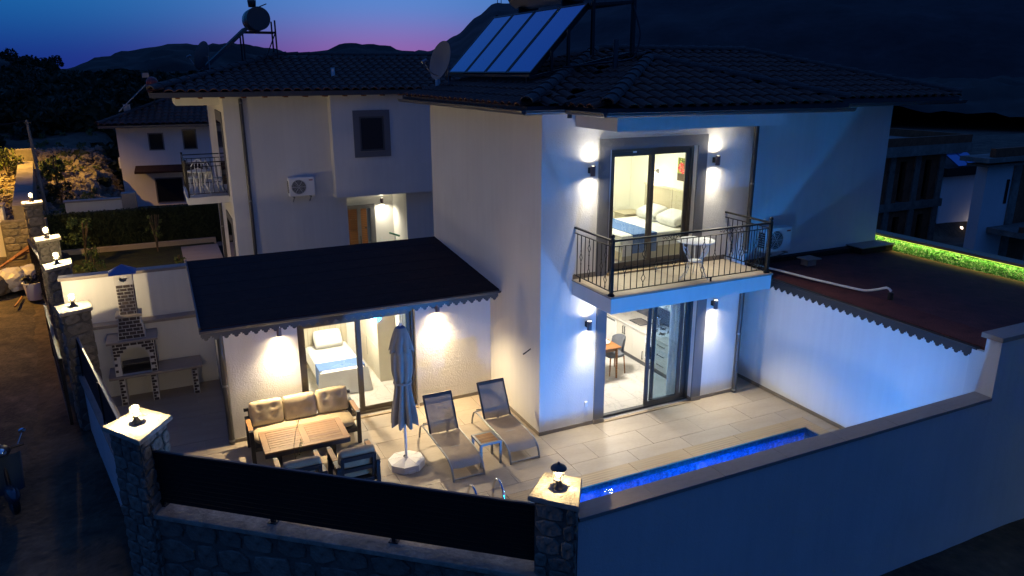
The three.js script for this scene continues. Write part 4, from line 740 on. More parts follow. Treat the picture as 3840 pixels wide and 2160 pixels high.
// things left on the lane
{
  const y = groundY(-9.8, -13.4) + 0.06;
  const b = thing('paint_bucket', 'pale bucket with dark lining standing on the lane', 'bucket', { at: [-9.62, y, -13.3] });
  part('body', lathe([[0, 0], [0.2, 0], [0.26, 0.5], [0.28, 0.52], [0.25, 0.52], [0.24, 0.48], [0.2, 0.3], [0, 0.3]], 20), M.plastic, b); part('lining', leafCloud(60, () => [rr(-0.2, 0.2), rr(0.45, 0.72), rr(-0.2, 0.2)], 0.12), M.black, b);
  const bag = (label, at, s, m) => { const g = new THREE.IcosahedronGeometry(1, 4), p = g.attributes.position; for (let i = 0; i < p.count; i++) { const k = 0.75 + 0.5 * fbm(p.getX(i) * 2.2 + 9 + at[0], p.getY(i) * 2.2 + p.getZ(i) * 1.7 + 5, 4); p.setXYZ(i, p.getX(i) * k * s, Math.max(-0.3 * s, p.getY(i) * k * s * 0.8), p.getZ(i) * k * s); } g.computeVertexNormals(); one('rubbish_bag', label, 'bag', uvm(g), m, { at }); };
  const film = mat([0.42, 0.40, 0.36], 0.25, { clearcoat: 0.6 });
  bag('crumpled translucent bag beside the pale bucket', [-10.2, y + 0.3, -14.4], 0.55, film); bag('second crumpled bag behind the pale bucket', [-9.75, y + 0.35, -14.6], 0.5, film); bag('dark sack at left edge by the bags', [-10.7, y + 0.25, -14.1], 0.5, mat([0.06, 0.05, 0.045], 0.6));
  one('wooden_stake', 'thin wooden stake lying on the lane near bucket', 'stake', rod([-10.05, y + 0.02, -12.6], [-9.98, y + 0.05, -13.5], 0.03), M.teak[2]);
  for (let k = 0; k < 7; k++) one('scrap_plank', ['plank leaning across the scrap heap by the lane', 'short plank on top of the scrap heap', 'long plank sticking out left of the scrap heap', 'thin batten in the scrap heap', 'broken plank at foot of the scrap heap', 'plank lying flat under the scrap heap', 'dark plank at back of the scrap heap'][k], 'plank', bar([-10.9 + 0.15 * k, groundY(-10.5, -17) + 0.2 + 0.08 * k, -16.4 - 0.1 * k], [-10.2 + 0.12 * k, groundY(-10.5, -17) + 0.35 + rr(0, 0.5), -17.3 + rr(-0.3, 0.3)], 0.1, 0.04), M.teak[k % 4], { group: 'scrap heap' });
}
// ---------------------------------------------------------------- brick barbecue
{
  const b = thing('barbecue', 'dark brick barbecue with white joints, arched hearth and tall chimney', 'barbecue', { at: [0, 0, -5.0] });
  const bricks = (parent, x0, x1, y0, y1, z, skip = () => false, bw = 0.118, bh = 0.052, along = 'x') => {
    const rows = Math.round((y1 - y0) / (bh + 0.016)), H = (y1 - y0) / rows;
    for (let r = 0; r < rows; r++) for (let x = x0 - (r % 2 ? (bw + 0.016) / 2 : 0); x < x1 - 0.01; x += bw + 0.016) {
      const a = Math.max(x, x0) + 0.008, c = Math.min(x + bw + 0.016, x1) - 0.008; if (c - a < 0.025) continue; const y = y0 + H * r + 0.008, cx = (a + c) / 2, cy = y + (H - 0.016) / 2;
      if (skip(cx, cy)) continue;
      part('brick', along === 'x' ? box(a, c, y, y + H - 0.016, z - 0.01, z + 0.012) : box(z - 0.012, z + 0.012, y, y + H - 0.016, a, c), M.brick[Math.floor(rnd() * 2)], parent);
    }
  };
  const base = part('base', [box(-7.24, -7.12, 0, 0.60, -0.55, 0), box(-6.64, -6.52, 0, 0.60, -0.55, 0), box(-5.84, -5.72, 0, 0.60, -0.55, 0), box(-7.24, -5.72, 0, 0.60, -0.56, -0.5)], M.mortarWhite, b);
  for (const x of [-7.24, -6.64, -5.84]) bricks(base, x + 0.006, x + 0.114, 0.0, 0.60, 0);
  part('counter', [rbox(-7.40, -5.62, 0.60, 0.655, -0.6, 0.07, 0.006, 1)], M.coping, b);
  const s = new THREE.Shape([[-7.27, 0.655], [-6.48, 0.655], [-6.48, 1.36], [-7.27, 1.36]].map((p) => new THREE.Vector2(...p)));
  const arch = [[-7.15, 0.656], [-7.15, 0.98], ...circle(-6.875, 0.98, 0.275, 15, Math.PI, 0), [-6.60, 0.98], [-6.60, 0.656]]; s.holes.push(new THREE.Path(arch.map((p) => new THREE.Vector2(...p))));
  const hearth = part('hearth', [uvm(new THREE.ExtrudeGeometry(s, { depth: 0.10, bevelEnabled: false }).translate(0, 0, -0.10)), box(-7.27, -7.19, 0.655, 1.36, -0.58, -0.1005), box(-6.56, -6.48, 0.655, 1.36, -0.58, -0.1005), box(-7.19, -6.56, 0.655, 1.36, -0.58, -0.52), box(-7.19, -6.56, 1.28, 1.36, -0.52, -0.1005)], M.mortarWhite, b);
  bricks(hearth, -7.265, -6.485, 0.66, 1.36, 0, (x, y) => y < 0.98 ? x > -7.17 - 0.03 && x < -6.58 + 0.03 : Math.hypot(x + 6.875, y - 0.98) < 0.325);
  bricks(hearth, -0.56, -0.01, 0.66, 1.36, -6.48, () => false, 0.118, 0.052, 'z');
  part('grate', [...[0, 1, 2, 3, 4, 5, 6].map((k) => rod([-7.14, 0.82, -0.12 - 0.055 * k], [-6.61, 0.82, -0.12 - 0.055 * k], 0.006)), box(-7.14, -6.61, 0.657, 0.70, -0.5, -0.12)], M.black, b);
  const slab = (x0, x1, y, z0, z1) => part('slab', rbox(x0, x1, y, y + 0.05, z0, z1, 0.005, 1), M.coping, b);
  slab(-7.36, -6.40, 1.362, -0.62, 0.06);
  const stack = part('hood', (() => { const g = new THREE.CylinderGeometry(0.5, 0.5, 1, 4); g.rotateY(Math.PI / 4); const p = g.attributes.position; for (let i = 0; i < p.count; i++) { const t = p.getY(i) + 0.5, w = lerp(0.52, 0.40, t), d = lerp(0.42, 0.34, t); p.setXYZ(i, -6.875 + Math.sign(p.getX(i)) * w / 2 * (Math.abs(p.getX(i)) > 0.1 ? 1 : 0), 1.413 + 0.46 * t, -0.28 + Math.sign(p.getZ(i)) * d / 2 * (Math.abs(p.getZ(i)) > 0.1 ? 1 : 0)); } g.computeVertexNormals(); return uvm(g); })(), M.mortarWhite, b);
  for (let r = 0; r < 6; r++) { const t = (r + 0.5) / 6, w = lerp(0.50, 0.39, t), z = -0.28 + lerp(0.21, 0.17, t), y = 1.425 + 0.075 * r; for (let x = -6.875 - w / 2 - (r % 2 ? 0.067 : 0); x < -6.875 + w / 2; x += 0.134) { const a = Math.max(x, -6.875 - w / 2) + 0.006, c = Math.min(x + 0.134, -6.875 + w / 2) - 0.006; if (c - a > 0.03) part('brick', box(a, c, y, y + 0.06, z - 0.03, z + 0.012), M.brick[r % 2], stack); } }
  slab(-7.12, -6.63, 1.875, -0.5, -0.07);
  const chim = part('chimney', [box(-7.035, -6.715, 1.926, 2.56, -0.44, -0.12)], M.mortarWhite, b);
  bricks(chim, -7.033, -6.717, 1.93, 2.56, -0.12); bricks(chim, -0.44, -0.12, 1.93, 2.56, -6.715, () => false, 0.118, 0.052, 'z');
  const top = new THREE.Shape([[-7.045, 2.561], [-6.705, 2.561], [-6.705, 2.79], [-7.045, 2.79]].map((p) => new THREE.Vector2(...p))); top.holes.push(new THREE.Path(circle(-6.875, 2.69, 0.075, 18).map((p) => new THREE.Vector2(...p))));
  part('smoke_box', [uvm(new THREE.ExtrudeGeometry(top, { depth: 0.05, bevelEnabled: false }).translate(0, 0, -0.16)), uvm(new THREE.ExtrudeGeometry(top, { depth: 0.05, bevelEnabled: false }).translate(0, 0, -0.45)), box(-7.045, -7.0, 2.561, 2.79, -0.4, -0.1605), box(-6.75, -6.705, 2.561, 2.79, -0.4, -0.1605)], M.mortarWhite, b);
  part('cap', (() => { const g = new THREE.ConeGeometry(0.36, 0.17, 4); g.rotateY(Math.PI / 4); g.translate(-6.875, 2.875, -0.28); return uvm(g); })(), mat([0.10, 0.14, 0.30], 0.6), b);
}
// ---------------------------------------------------------------- wall lamps (tubes that shine up and down)
// up and down: [candela of the soft spill, candela of the beam, half angle of the beam]
function wallLamp(label, x, y, z, up, down, color, group = 'tube lamps on the walls') {
  const l = thing('wall_lamp', label, 'wall lamp', { at: [x, y, z], group }), d = 0.125;
  part('tube', [lathe([[0.045, -0.09], [0.045, 0.09], [0.040, 0.09], [0.040, 0.055], [0.0, 0.055], [0.0, -0.055], [0.040, -0.055], [0.040, -0.09], [0.045, -0.09]], 24).translate(0, 0, d)], mat([0.16, 0.12, 0.13], 0.35, { metal: 0.6 }), l);
  part('bracket', rbox(-0.03, 0.03, -0.05, 0.05, 0, 0.085, 0.004, 1), M.iron, l);
  for (const [s, [spill, beam, angle]] of [[1, up], [-1, down]]) {
    part('lamp_lens', uvm(new THREE.CylinderGeometry(0.039, 0.039, 0.006, 20).translate(0, s * 0.082, d)), glow([1.0, 0.86, 0.62], 7), l);
    if (spill) spot(l, [0, s * 0.092, d], [0, s * 2, d + 0.25], color, spill, 1.48, 1.0, 1.5);
    if (beam) spot(l, [0, s * 0.092, d], [0, s * 2, d + 1.0], color, beam, angle, 1.0, 1.5);
  }
  return l;
}
const COOL = [1, 0.91, 0.71], WARM = [1, 0.78, 0.46];
wallLamp('tube wall lamp left of the balcony door', 0.96, 5.02, 0, [2.6, 2, 0.8], [3, 14, 0.95], COOL);
wallLamp('tube wall lamp right of the balcony door', 3.76, 5.06, 0, [2.6, 2, 0.8], [3, 14, 0.95], COOL);
wallLamp('tube wall lamp under balcony left of kitchen door', 0.98, 2.13, 0, [2, 2, 0.8], [2.2, 22, 0.95], COOL);
wallLamp('tube wall lamp under balcony right of kitchen door', 3.99, 2.13, 0, [2, 2, 0.8], [2.2, 22, 0.95], COOL);
wallLamp('tube wall lamp on wing wall above sofa', -4.32, 2.12, -2.26, [0, 3, 0.62], [4.5, 42, 1.15], WARM);
wallLamp('tube wall lamp on wing wall above sun loungers', -1.22, 2.14, -2.26, [0, 3, 0.62], [4.5, 42, 1.15], WARM);

// ---------------------------------------------------------------- cushions
function cushionGeo(w, h, d, tufts, seedOff = 0, puff = 1) {       // lies in x-y, thickness d along z, centred
  const g = new THREE.BoxGeometry(w, h, d, 28, 20, 6), p = g.attributes.position, r = 0.09;
  for (let i = 0; i < p.count; i++) {
    let x = p.getX(i), y = p.getY(i), z = p.getZ(i); const u = x / (w / 2), v = y / (h / 2);
    const edge = Math.sqrt(Math.max(0, 1 - Math.pow(Math.abs(u), 6)) * Math.max(0, 1 - Math.pow(Math.abs(v), 6)));
    let th = lerp(0.34, 1, edge) * (1 + 0.14 * puff * (1 - u * u) * (1 - v * v));
    for (const [tx, ty] of tufts) { const q = Math.hypot(x - tx, y - ty); th -= 0.27 * Math.exp(-q * q / 0.0022) + 0.10 * Math.exp(-q * q / 0.02); }
    th += 0.10 * (fbm(x * 9 + seedOff + 30, y * 9 + 30, 3) - 0.5) * edge * (tufts.length ? 1.4 : 0.6);
    const c = 1 - 0.035 * Math.pow(Math.abs(u), 3) * Math.pow(Math.abs(v), 3) * 2;
    p.setXYZ(i, x * c, y * c, z * th);
  }
  g.computeVertexNormals(); return uvm(mergeSmooth(g));
}
function mergeSmooth(g) { // share normals across box seams
  const p = g.attributes.position, n = g.attributes.normal, map = new Map();
  for (let i = 0; i < p.count; i++) { const k = `${p.getX(i).toFixed(4)},${p.getY(i).toFixed(4)},${p.getZ(i).toFixed(4)}`; const e = map.get(k) || [0, 0, 0]; e[0] += n.getX(i); e[1] += n.getY(i); e[2] += n.getZ(i); map.set(k, e); }
  for (let i = 0; i < p.count; i++) { const e = map.get(`${p.getX(i).toFixed(4)},${p.getY(i).toFixed(4)},${p.getZ(i).toFixed(4)}`), L = Math.hypot(...e) || 1; n.setXYZ(i, e[0] / L, e[1] / L, e[2] / L); }
  return g;
}
// ---------------------------------------------------------------- sofa set
{
  const s = thing('sofa', 'three-seat garden sofa with tufted beige cushions and wooden armrests', 'sofa', { at: [-4.105, 0, -1.64] });
  const x0 = -0.985, x1 = 0.985, b = 0.07;
  for (const x of [x0, x1 - b]) { for (const z of [-0.37, 0.34]) part('leg', rbox(x, x + b, 0, 0.615, z, z + b, 0.004, 1), M.anthracite, s); part('arm_rail', rbox(x, x + b, 0.55, 0.614, -0.30, 0.34, 0.004, 1), M.anthracite, s); const a = part('armrest', rbox(x - 0.008, x + b + 0.008, 0.616, 0.642, -0.16, 0.33, 0.006, 2), M.teak[2], s); part('arm_cap', rbox(x, x + b, 0.6155, 0.64, 0.332, 0.41, 0.004, 1), M.anthracite, a); }
  part('seat_frame', [rbox(x0 + b, x1 - b, 0.24, 0.32, 0.34, 0.40, 0.004, 1), rbox(x0 + b, x1 - b, 0.24, 0.32, -0.37, -0.31, 0.004, 1), box(x0 + b, x1 - b, 0.285, 0.315, -0.31, 0.34)], M.anthracite, s);
  part('back_frame', [rbox(x0, x1, 0.70, 0.76, -0.42, -0.37, 0.004, 1), ...[0, 1, 2, 3].map((k) => box(lerp(x0 + b, x1 - b - 0.05, k / 3), lerp(x0 + b, x1 - b - 0.05, k / 3) + 0.05, 0.32, 0.70, -0.415, -0.375))], M.anthracite, s);
  const seat = cushionGeo(1.80, 0.68, 0.15, [], 5, 0.3); seat.rotateX(-Math.PI / 2); part('seat_cushion', mv(seat, 0, 0.395, 0.04), M.cushion, s);
  for (let k = 0; k < 3; k++) { const t = [[-0.13, -0.05], [0.13, -0.05], [-0.13, 0.11], [0.13, 0.11]]; const c = cushionGeo(0.60, 0.47, 0.19, t.slice(0, k === 1 ? 2 : 4), 7 * k); c.rotateX(-0.26); part('back_cushion', mv(c, -0.605 + 0.605 * k, 0.675 + 0.012 * (k === 2), -0.245), M.cushion, s); }
}
{
  const t = thing('coffee_table', 'low wooden slatted table with dark metal legs before the sofa', 'table', { at: [-4.245, 0, -0.725] });
  const X = 0.71, Z = 0.425, y = 0.66;
  each('border', [rbox(-X, X, y - 0.028, y, -Z, -Z + 0.085, 0.003, 1), rbox(-X, X, y - 0.028, y, Z - 0.085, Z, 0.003, 1)], M.teak[2], t); each('border', [rbox(-X, -X + 0.10, y - 0.028, y + 0.0005, -Z + 0.086, Z - 0.086, 0.003, 1), rbox(X - 0.10, X, y - 0.028, y + 0.0005, -Z + 0.086, Z - 0.086, 0.003, 1)], M.teak[2], t); part('border', rbox(-0.055, 0.055, y - 0.028, y + 0.0005, -Z + 0.086, Z - 0.086, 0.003, 1), M.teak[0], t);
  const n = 8, w = (2 * Z - 0.172) / n; for (const [a, b] of [[-X + 0.102, -0.057], [0.057, X - 0.102]]) for (let k = 0; k < n; k++) part('slat', rbox(a, b, y - 0.026, y - 0.003, -Z + 0.086 + w * k + 0.004, -Z + 0.086 + w * (k + 1) - 0.004, 0.003, 1), M.teak[Math.floor(rnd() * 4)], t);
  part('apron', [box(-X, X, y - 0.10, y - 0.0285, Z - 0.03, Z - 0.002), box(-X, X, y - 0.10, y - 0.0285, -Z + 0.002, -Z + 0.03), box(-X, -X + 0.03, y - 0.10, y - 0.0285, -Z + 0.03, Z - 0.03), box(X - 0.03, X, y - 0.10, y - 0.0285, -Z + 0.03, Z - 0.03), box(-X + 0.03, X - 0.03, y - 0.06, y - 0.03, -Z + 0.03, Z - 0.03)], M.anthracite, t);
  for (const x of [-0.46, 0.46]) for (const z of [-0.2, 0.2]) part('leg', rbox(x - 0.035, x + 0.035, 0, y - 0.1005, z - 0.035, z + 0.035, 0.004, 1), M.anthracite, t);
}
function armchair(label, at) {
  const c = thing('armchair', label, 'armchair', { at, group: 'garden armchairs' }), b = 0.065, x0 = -0.355, x1 = 0.355;   // faces -z
  for (const x of [x0, x1 - b]) { part('leg', rbox(x, x + b, 0, 0.615, -0.37, -0.305, 0.004, 1), M.anthracite, c); part('leg', rbox(x, x + b, 0, 0.58, 0.33, 0.395, 0.004, 1), M.anthracite, c); part('arm_rail', rbox(x, x + b, 0.575, 0.6155, -0.305, 0.42, 0.004, 1), M.anthracite, c); const a = part('armrest', rbox(x - 0.01, x + b + 0.01, 0.616, 0.642, -0.30, 0.14, 0.006, 2), M.teak[2], c); part('arm_cap', rbox(x - 0.01, x + b + 0.01, 0.6155, 0.636, 0.142, 0.40, 0.004, 1), M.anthracite, a); part('arm_cap', rbox(x, x + b, 0.6155, 0.64, -0.372, -0.302, 0.004, 1), M.anthracite, a); }
  part('seat_frame', [rbox(x0 + b, x1 - b, 0.24, 0.31, -0.36, -0.30, 0.004, 1), rbox(x0 + b, x1 - b, 0.24, 0.31, 0.28, 0.34, 0.004, 1), box(x0 + b, x1 - b, 0.28, 0.30, -0.3, 0.28)], M.anthracite, c);
  const L = (y0, y1, xa, xb) => { const g = merge([rbox(xa, xb, y0, y1, -0.02, 0.02, 0.004, 1)]); g.rotateX(0.22); g.translate(0, 0, 0.235); return g; };
  part('back_frame', [L(0.30, 0.80, x0 + b, x0 + b + 0.06), L(0.30, 0.80, x1 - b - 0.06, x1 - b), L(0.725, 0.80, x0 + b + 0.06, x1 - b - 0.06), L(0.50, 0.57, x0 + b + 0.06, x1 - b - 0.06)], M.anthracite, c);
  const seat = cushionGeo(0.58, 0.60, 0.13, [], 3, 0.4); seat.rotateX(-Math.PI / 2); part('seat_cushion', mv(seat, 0, 0.375, -0.03), M.cushion, c);
  const k = cushionGeo(0.60, 0.46, 0.16, [[-0.13, 0], [0.13, 0]], 11); k.rotateX(0.24); part('back_cushion', mv(k, 0, 0.655, 0.265), M.cushion, c);
  return c;
}
armchair('beige cushioned armchair left of the pair, mostly behind the fence', [-4.50, 0, 0.24]);
armchair('beige cushioned armchair nearest the parasol base', [-3.63, 0, 0.24]);
{
  const w = thing('dry_weed', 'thin leafy twig standing up in front of wooden table', 'plant', { at: [-4.46, 0, -0.18] });
  part('stem', tube([[0, 0, 0.12], [-0.02, 0.35, 0.08], [-0.05, 0.75, 0.05], [0.02, 1.05, 0.0], [0.10, 1.22, -0.05]], 0.005, 26, 5), M.bark, w);
  part('twig', tube([[-0.045, 0.55, 0.06], [0.02, 0.68, 0.05], [0.06, 0.82, 0.05]], 0.0035, 10, 4), M.bark, w);
  part('leaf', leafCloud(46, () => rnd() < 0.5 ? [rr(0.02, 0.09), rr(0.62, 0.86), rr(0.02, 0.09)] : [rr(0.03, 0.13), rr(1.08, 1.26), rr(-0.08, 0.02)], 0.02), M.leaf[2], w);
}
// ---------------------------------------------------------------- sun loungers
function lounger(label, at) {
  const l = thing('sun_lounger', label, 'sun lounger', { at, group: 'sun loungers' }), X = 0.285;    // origin between rails at the foot end, head towards -z
  for (const s of [-1, 1]) {
    part('side_rail', tube([[s * X, 0.0, -1.80], [s * X, 0.12, -1.775], [s * X, 0.27, -1.70], [s * X, 0.325, -1.58], [s * X, 0.335, -1.4], [s * X, 0.33, -0.8], [s * X, 0.325, -0.45], [s * X, 0.30, -0.25], [s * X, 0.22, -0.10], [s * X, 0.10, -0.03], [s * X, 0.0, 0.0]], 0.019, 60, 8), M.grey, l);
    part('back_rail', bar([s * (X - 0.02), 0.34, -1.20], [s * (X - 0.02), 0.965, -1.545], 0.035, 0.028), M.anthracite, l);
    part('stay', bar([s * (X - 0.03), 0.36, -1.62], [s * (X - 0.03), 0.52, -1.30], 0.018), M.anthracite, l);
  }
  part('cross_bar', [rod([-X, 0.03, -0.008], [X, 0.03, -0.008], 0.017), rod([-X, 0.33, -1.62], [X, 0.33, -1.62], 0.016), rod([-X, 0.31, -0.62], [X, 0.31, -0.62], 0.014), rod([-X + 0.02, 0.47, -1.275], [X - 0.02, 0.47, -1.275], 0.014)], M.grey, l);
  part('top_bar', rod([-X + 0.02, 0.955, -1.54], [X - 0.02, 0.955, -1.54], 0.017), M.anthracite, l);
  const sheet = (path, w, t) => { const n = path.length, pos = [], idx = []; path.forEach(([y, z]) => { for (let k = 0; k <= 8; k++) { const u = k / 8 * 2 - 1; pos.push(u * w, y - t * (1 - u * u), z); } }); for (let i = 0; i < n - 1; i++) for (let k = 0; k < 8; k++) { const a = i * 9 + k; idx.push(a, a + 1, a + 9, a + 1, a + 10, a + 9); } const g = new THREE.BufferGeometry(); g.setAttribute('position', new THREE.Float32BufferAttribute(pos, 3)); g.setIndex(idx); g.computeVertexNormals(); return uvm(g); };
  part('seat_sling', sheet([[0.345, -1.18], [0.343, -0.9], [0.34, -0.6], [0.335, -0.42], [0.312, -0.25], [0.275, -0.16], [0.20, -0.085]], X - 0.012, 0.02), M.sling, l);
  part('back_sling', sheet([[0.355, -1.19], [0.5, -1.27], [0.7, -1.38], [0.85, -1.463], [0.96, -1.525]], X - 0.03, 0.012), M.sling, l);
  part('headrest_band', sheet([[0.925, -1.489], [0.972, -1.515]], X - 0.028, 0.004), M.slingEdge, l);
  return l;
}
lounger('taupe sling sun lounger nearest the parasol', [-1.795, 0, 0.84]);
lounger('taupe sling sun lounger nearest the house corner', [-0.665, 0, 0.735]);
{
  const t = thing('side_table', 'small grey side table with wooden slats between the loungers', 'table', { at: [-1.275, 0, 0.40] }), a = 0.205, y = 0.45;
  part('frame', [rbox(-a, a, y - 0.04, y, -a - 0.01, -a + 0.04, 0.003, 1), rbox(-a, a, y - 0.04, y, a - 0.04, a + 0.01, 0.003, 1), rbox(-a, -a + 0.045, y - 0.04, y - 0.0005, -a + 0.041, a - 0.041, 0.003, 1), rbox(a - 0.045, a, y - 0.04, y - 0.0005, -a + 0.041, a - 0.041, 0.003, 1)], M.grey, t);
  for (const x of [-a, a - 0.04]) for (const z of [-a, a - 0.04]) part('leg', rbox(x, x + 0.04, 0, y - 0.0405, z, z + 0.04, 0.003, 1), M.grey, t);
  for (let k = 0; k < 6; k++) part('slat', rbox(-a + 0.047, a - 0.047, y - 0.025, y - 0.004, -a + 0.043 + 0.0541 * k, -a + 0.043 + 0.0541 * k + 0.049, 0.003, 1), M.teak[k % 4], t);
}
// ---------------------------------------------------------------- closed parasol on its white base
{
  const u = thing('parasol', 'closed grey-blue parasol tied round its pole', 'parasol', { at: [-2.63, 0, -0.05] });
  part('pole', rod([0, 0.11, 0], [0, 2.66, 0], 0.024, 0.024, 16), M.white, u);
  const fold = (y0, y1, r0, r1, nf, amp, ph, hem) => { const A = 128, H = 26, pos = [], idx = []; for (let j = 0; j <= H; j++) for (let i = 0; i <= A; i++) { const t = j / H, a = i / A * 2 * Math.PI, w = Math.sin(a * nf + ph + 0.6 * Math.sin(t * 5)) * 0.5 + 0.5, f = fbm((Math.cos(a) + 2) * 3, (Math.sin(a) + 2) * 3 + t * 1.5, 3) - 0.5; const rr_ = r0(t) * (1 - amp(t) * Math.pow(w, 1.6)) + f * 0.05 * amp(t); pos.push(rr_ * Math.cos(a), lerp(y0, y1, t) + (t === 1 ? hem * (w - 0.5) : t * hem * (w - 0.5)), rr_ * Math.sin(a)); } for (let j = 0; j < H; j++) for (let i = 0; i < A; i++) { const q = j * (A + 1) + i; idx.push(q, q + 1, q + A + 1, q + 1, q + A + 2, q + A + 1); } const g = new THREE.BufferGeometry(); g.setAttribute('position', new THREE.Float32BufferAttribute(pos, 3)); g.setIndex(idx); g.computeVertexNormals(); return uvm(g); };
  const can = mat([0.42, 0.405, 0.38], 0.95, { map: rep(T.cloth, 2), side: THREE.DoubleSide });
  part('canopy', fold(2.56, 0.84, (t) => t < 0.55 ? lerp(0.08, 0.185, smooth(0, 0.3, t)) - 0.04 * smooth(0.42, 0.55, t) : lerp(0.145, 0.25, smooth(0.55, 1, t)), 0, 8, (t) => lerp(0.10, 0.50, smooth(0.05, 0.9, t)), 0.4, 0.07), can, u);
  part('vent_flap', fold(2.60, 2.20, (t) => lerp(0.085, 0.225, Math.pow(t, 0.8)), 0, 8, (t) => 0.34 * t, 1.2, 0.06), can, u);
  part('top_disc', lathe([[0, 2.625], [0.05, 2.62], [0.078, 2.60], [0.08, 2.585], [0, 2.58]], 28), M.runner, u);
  part('tie', uvm(new THREE.TorusGeometry(0.15, 0.014, 8, 36).rotateX(Math.PI / 2).scale(1, 1.6, 1).translate(0, 1.61, 0)), can, u);
  const b = thing('octagonal_stand', 'white octagonal plastic base under closed parasol', 'parasol base', { at: [-2.63, 0, -0.05] });
  for (let k = 0; k < 8; k++) {
    const a0 = (k + 0.5) * Math.PI / 4 + 0.012, a1 = (k + 1.5) * Math.PI / 4 - 0.012, r = 0.325, P = (q, s) => [s * Math.cos(q), s * Math.sin(q)];
    const g = new THREE.BufferGeometry(), ro = (y, s) => [P(a0, s), P(a1, s)].map(([x, z]) => [x, y, z]); const [c0, c1] = ro(0.175, 0.045), [m0, m1] = ro(0.125, r), [d0, d1] = ro(0.0, r * (k === 1 ? 0.97 : 1));
    const tri = [c0, m1, m0, c0, c1, m1, m0, m1, d1, m0, d1, d0, c0, m0, d0, c1, d1, m1]; g.setAttribute('position', new THREE.Float32BufferAttribute(tri.flat(), 3)); g.computeVertexNormals();
    part('segment', uvm(g), M.plastic, b);
  }
  part('hub', [rod([0, 0.10, 0], [0, 0.19, 0], 0.046, 0.04, 20), uvm(new THREE.CylinderGeometry(0.315, 0.31, 0.10, 8).rotateY(Math.PI / 8).translate(0, 0.06, 0)), rbox(-0.06, 0.06, 0.0, 0.05, 0.29, 0.315, 0.005, 1)], M.plastic, b);
  part('knob', rod([-0.05, 0.21, 0.03], [-0.024, 0.21, 0.0], 0.012), M.black, b);
}
// pool ladder
{
  const l = thing('pool_ladder', 'chrome pool ladder rail arching over the pool edge', 'ladder', { at: [-1.95, 0, 1.9] });
  for (const x of [-0.22, 0.22]) part('rail', tube([[x, 0.0, -0.22], [x, 0.30, -0.20], [x, 0.50, -0.08], [x, 0.53, 0.06], [x, 0.42, 0.18], [x, 0.1, 0.22], [x, -0.9, 0.22]], 0.021, 50, 10), M.chrome, l);
  for (const y of [-0.3, -0.6]) part('step', rbox(-0.2, 0.2, y, y + 0.03, 0.18, 0.26, 0.005, 1), M.chrome, l);
}
// ---------------------------------------------------------------- balcony table
{
  const t = thing('bistro_table', 'round white cast-iron table on balcony', 'table', { at: [2.72, UF, 0.90] });
  const s = new THREE.Shape(); s.absarc(0, 0, 0.335, 0, 2 * Math.PI); for (let ring = 1; ring <= 5; ring++) { const n = ring * 9, r = 0.052 * ring + 0.02; for (let k = 0; k < n; k++) { const a = (k + 0.5 * (ring % 2)) / n * 2 * Math.PI; const h = new THREE.Path(); h.absarc(r * Math.cos(a), r * Math.sin(a), 0.0105, 0, 2 * Math.PI, true); s.holes.push(h); } }
  const top = new THREE.ExtrudeGeometry(s, { depth: 0.012, bevelEnabled: false, curveSegments: 6 }); top.rotateX(-Math.PI / 2); top.translate(0, 0.70, 0); part('top', [uvm(top), uvm(new THREE.TorusGeometry(0.335, 0.012, 6, 48).rotateX(Math.PI / 2).translate(0, 0.705, 0))], M.white, t);
  part('shelf', uvm(new THREE.CylinderGeometry(0.13, 0.13, 0.014, 24).translate(0, 0.33, 0)), M.white, t);
  for (let k = 0; k < 3; k++) { const a = k * 2 * Math.PI / 3 + 1.15, o = (pts) => pts.map(([r, y]) => [r * Math.cos(a), y, r * Math.sin(a)]); part('leg', [tube(o([[0.27, 0.69], [0.24, 0.55], [0.15, 0.38], [0.155, 0.25], [0.22, 0.1], [0.29, 0.015], [0.32, 0.01]]), 0.012, 30, 6), tube(o([[0.20, 0.69], [0.17, 0.55], [0.105, 0.4], [0.11, 0.25], [0.16, 0.11], [0.22, 0.03]]), 0.009, 30, 6), ...[0.62, 0.52, 0.43, 0.34, 0.24, 0.16, 0.09].map((y, i) => tube(o([[[0.255, 0.22, 0.17, 0.152, 0.155, 0.19, 0.235][i], y], [[0.20, 0.18, 0.13, 0.11, 0.11, 0.145, 0.18][i], y - 0.04]]), 0.010, 4, 5))], M.white, t); }
}
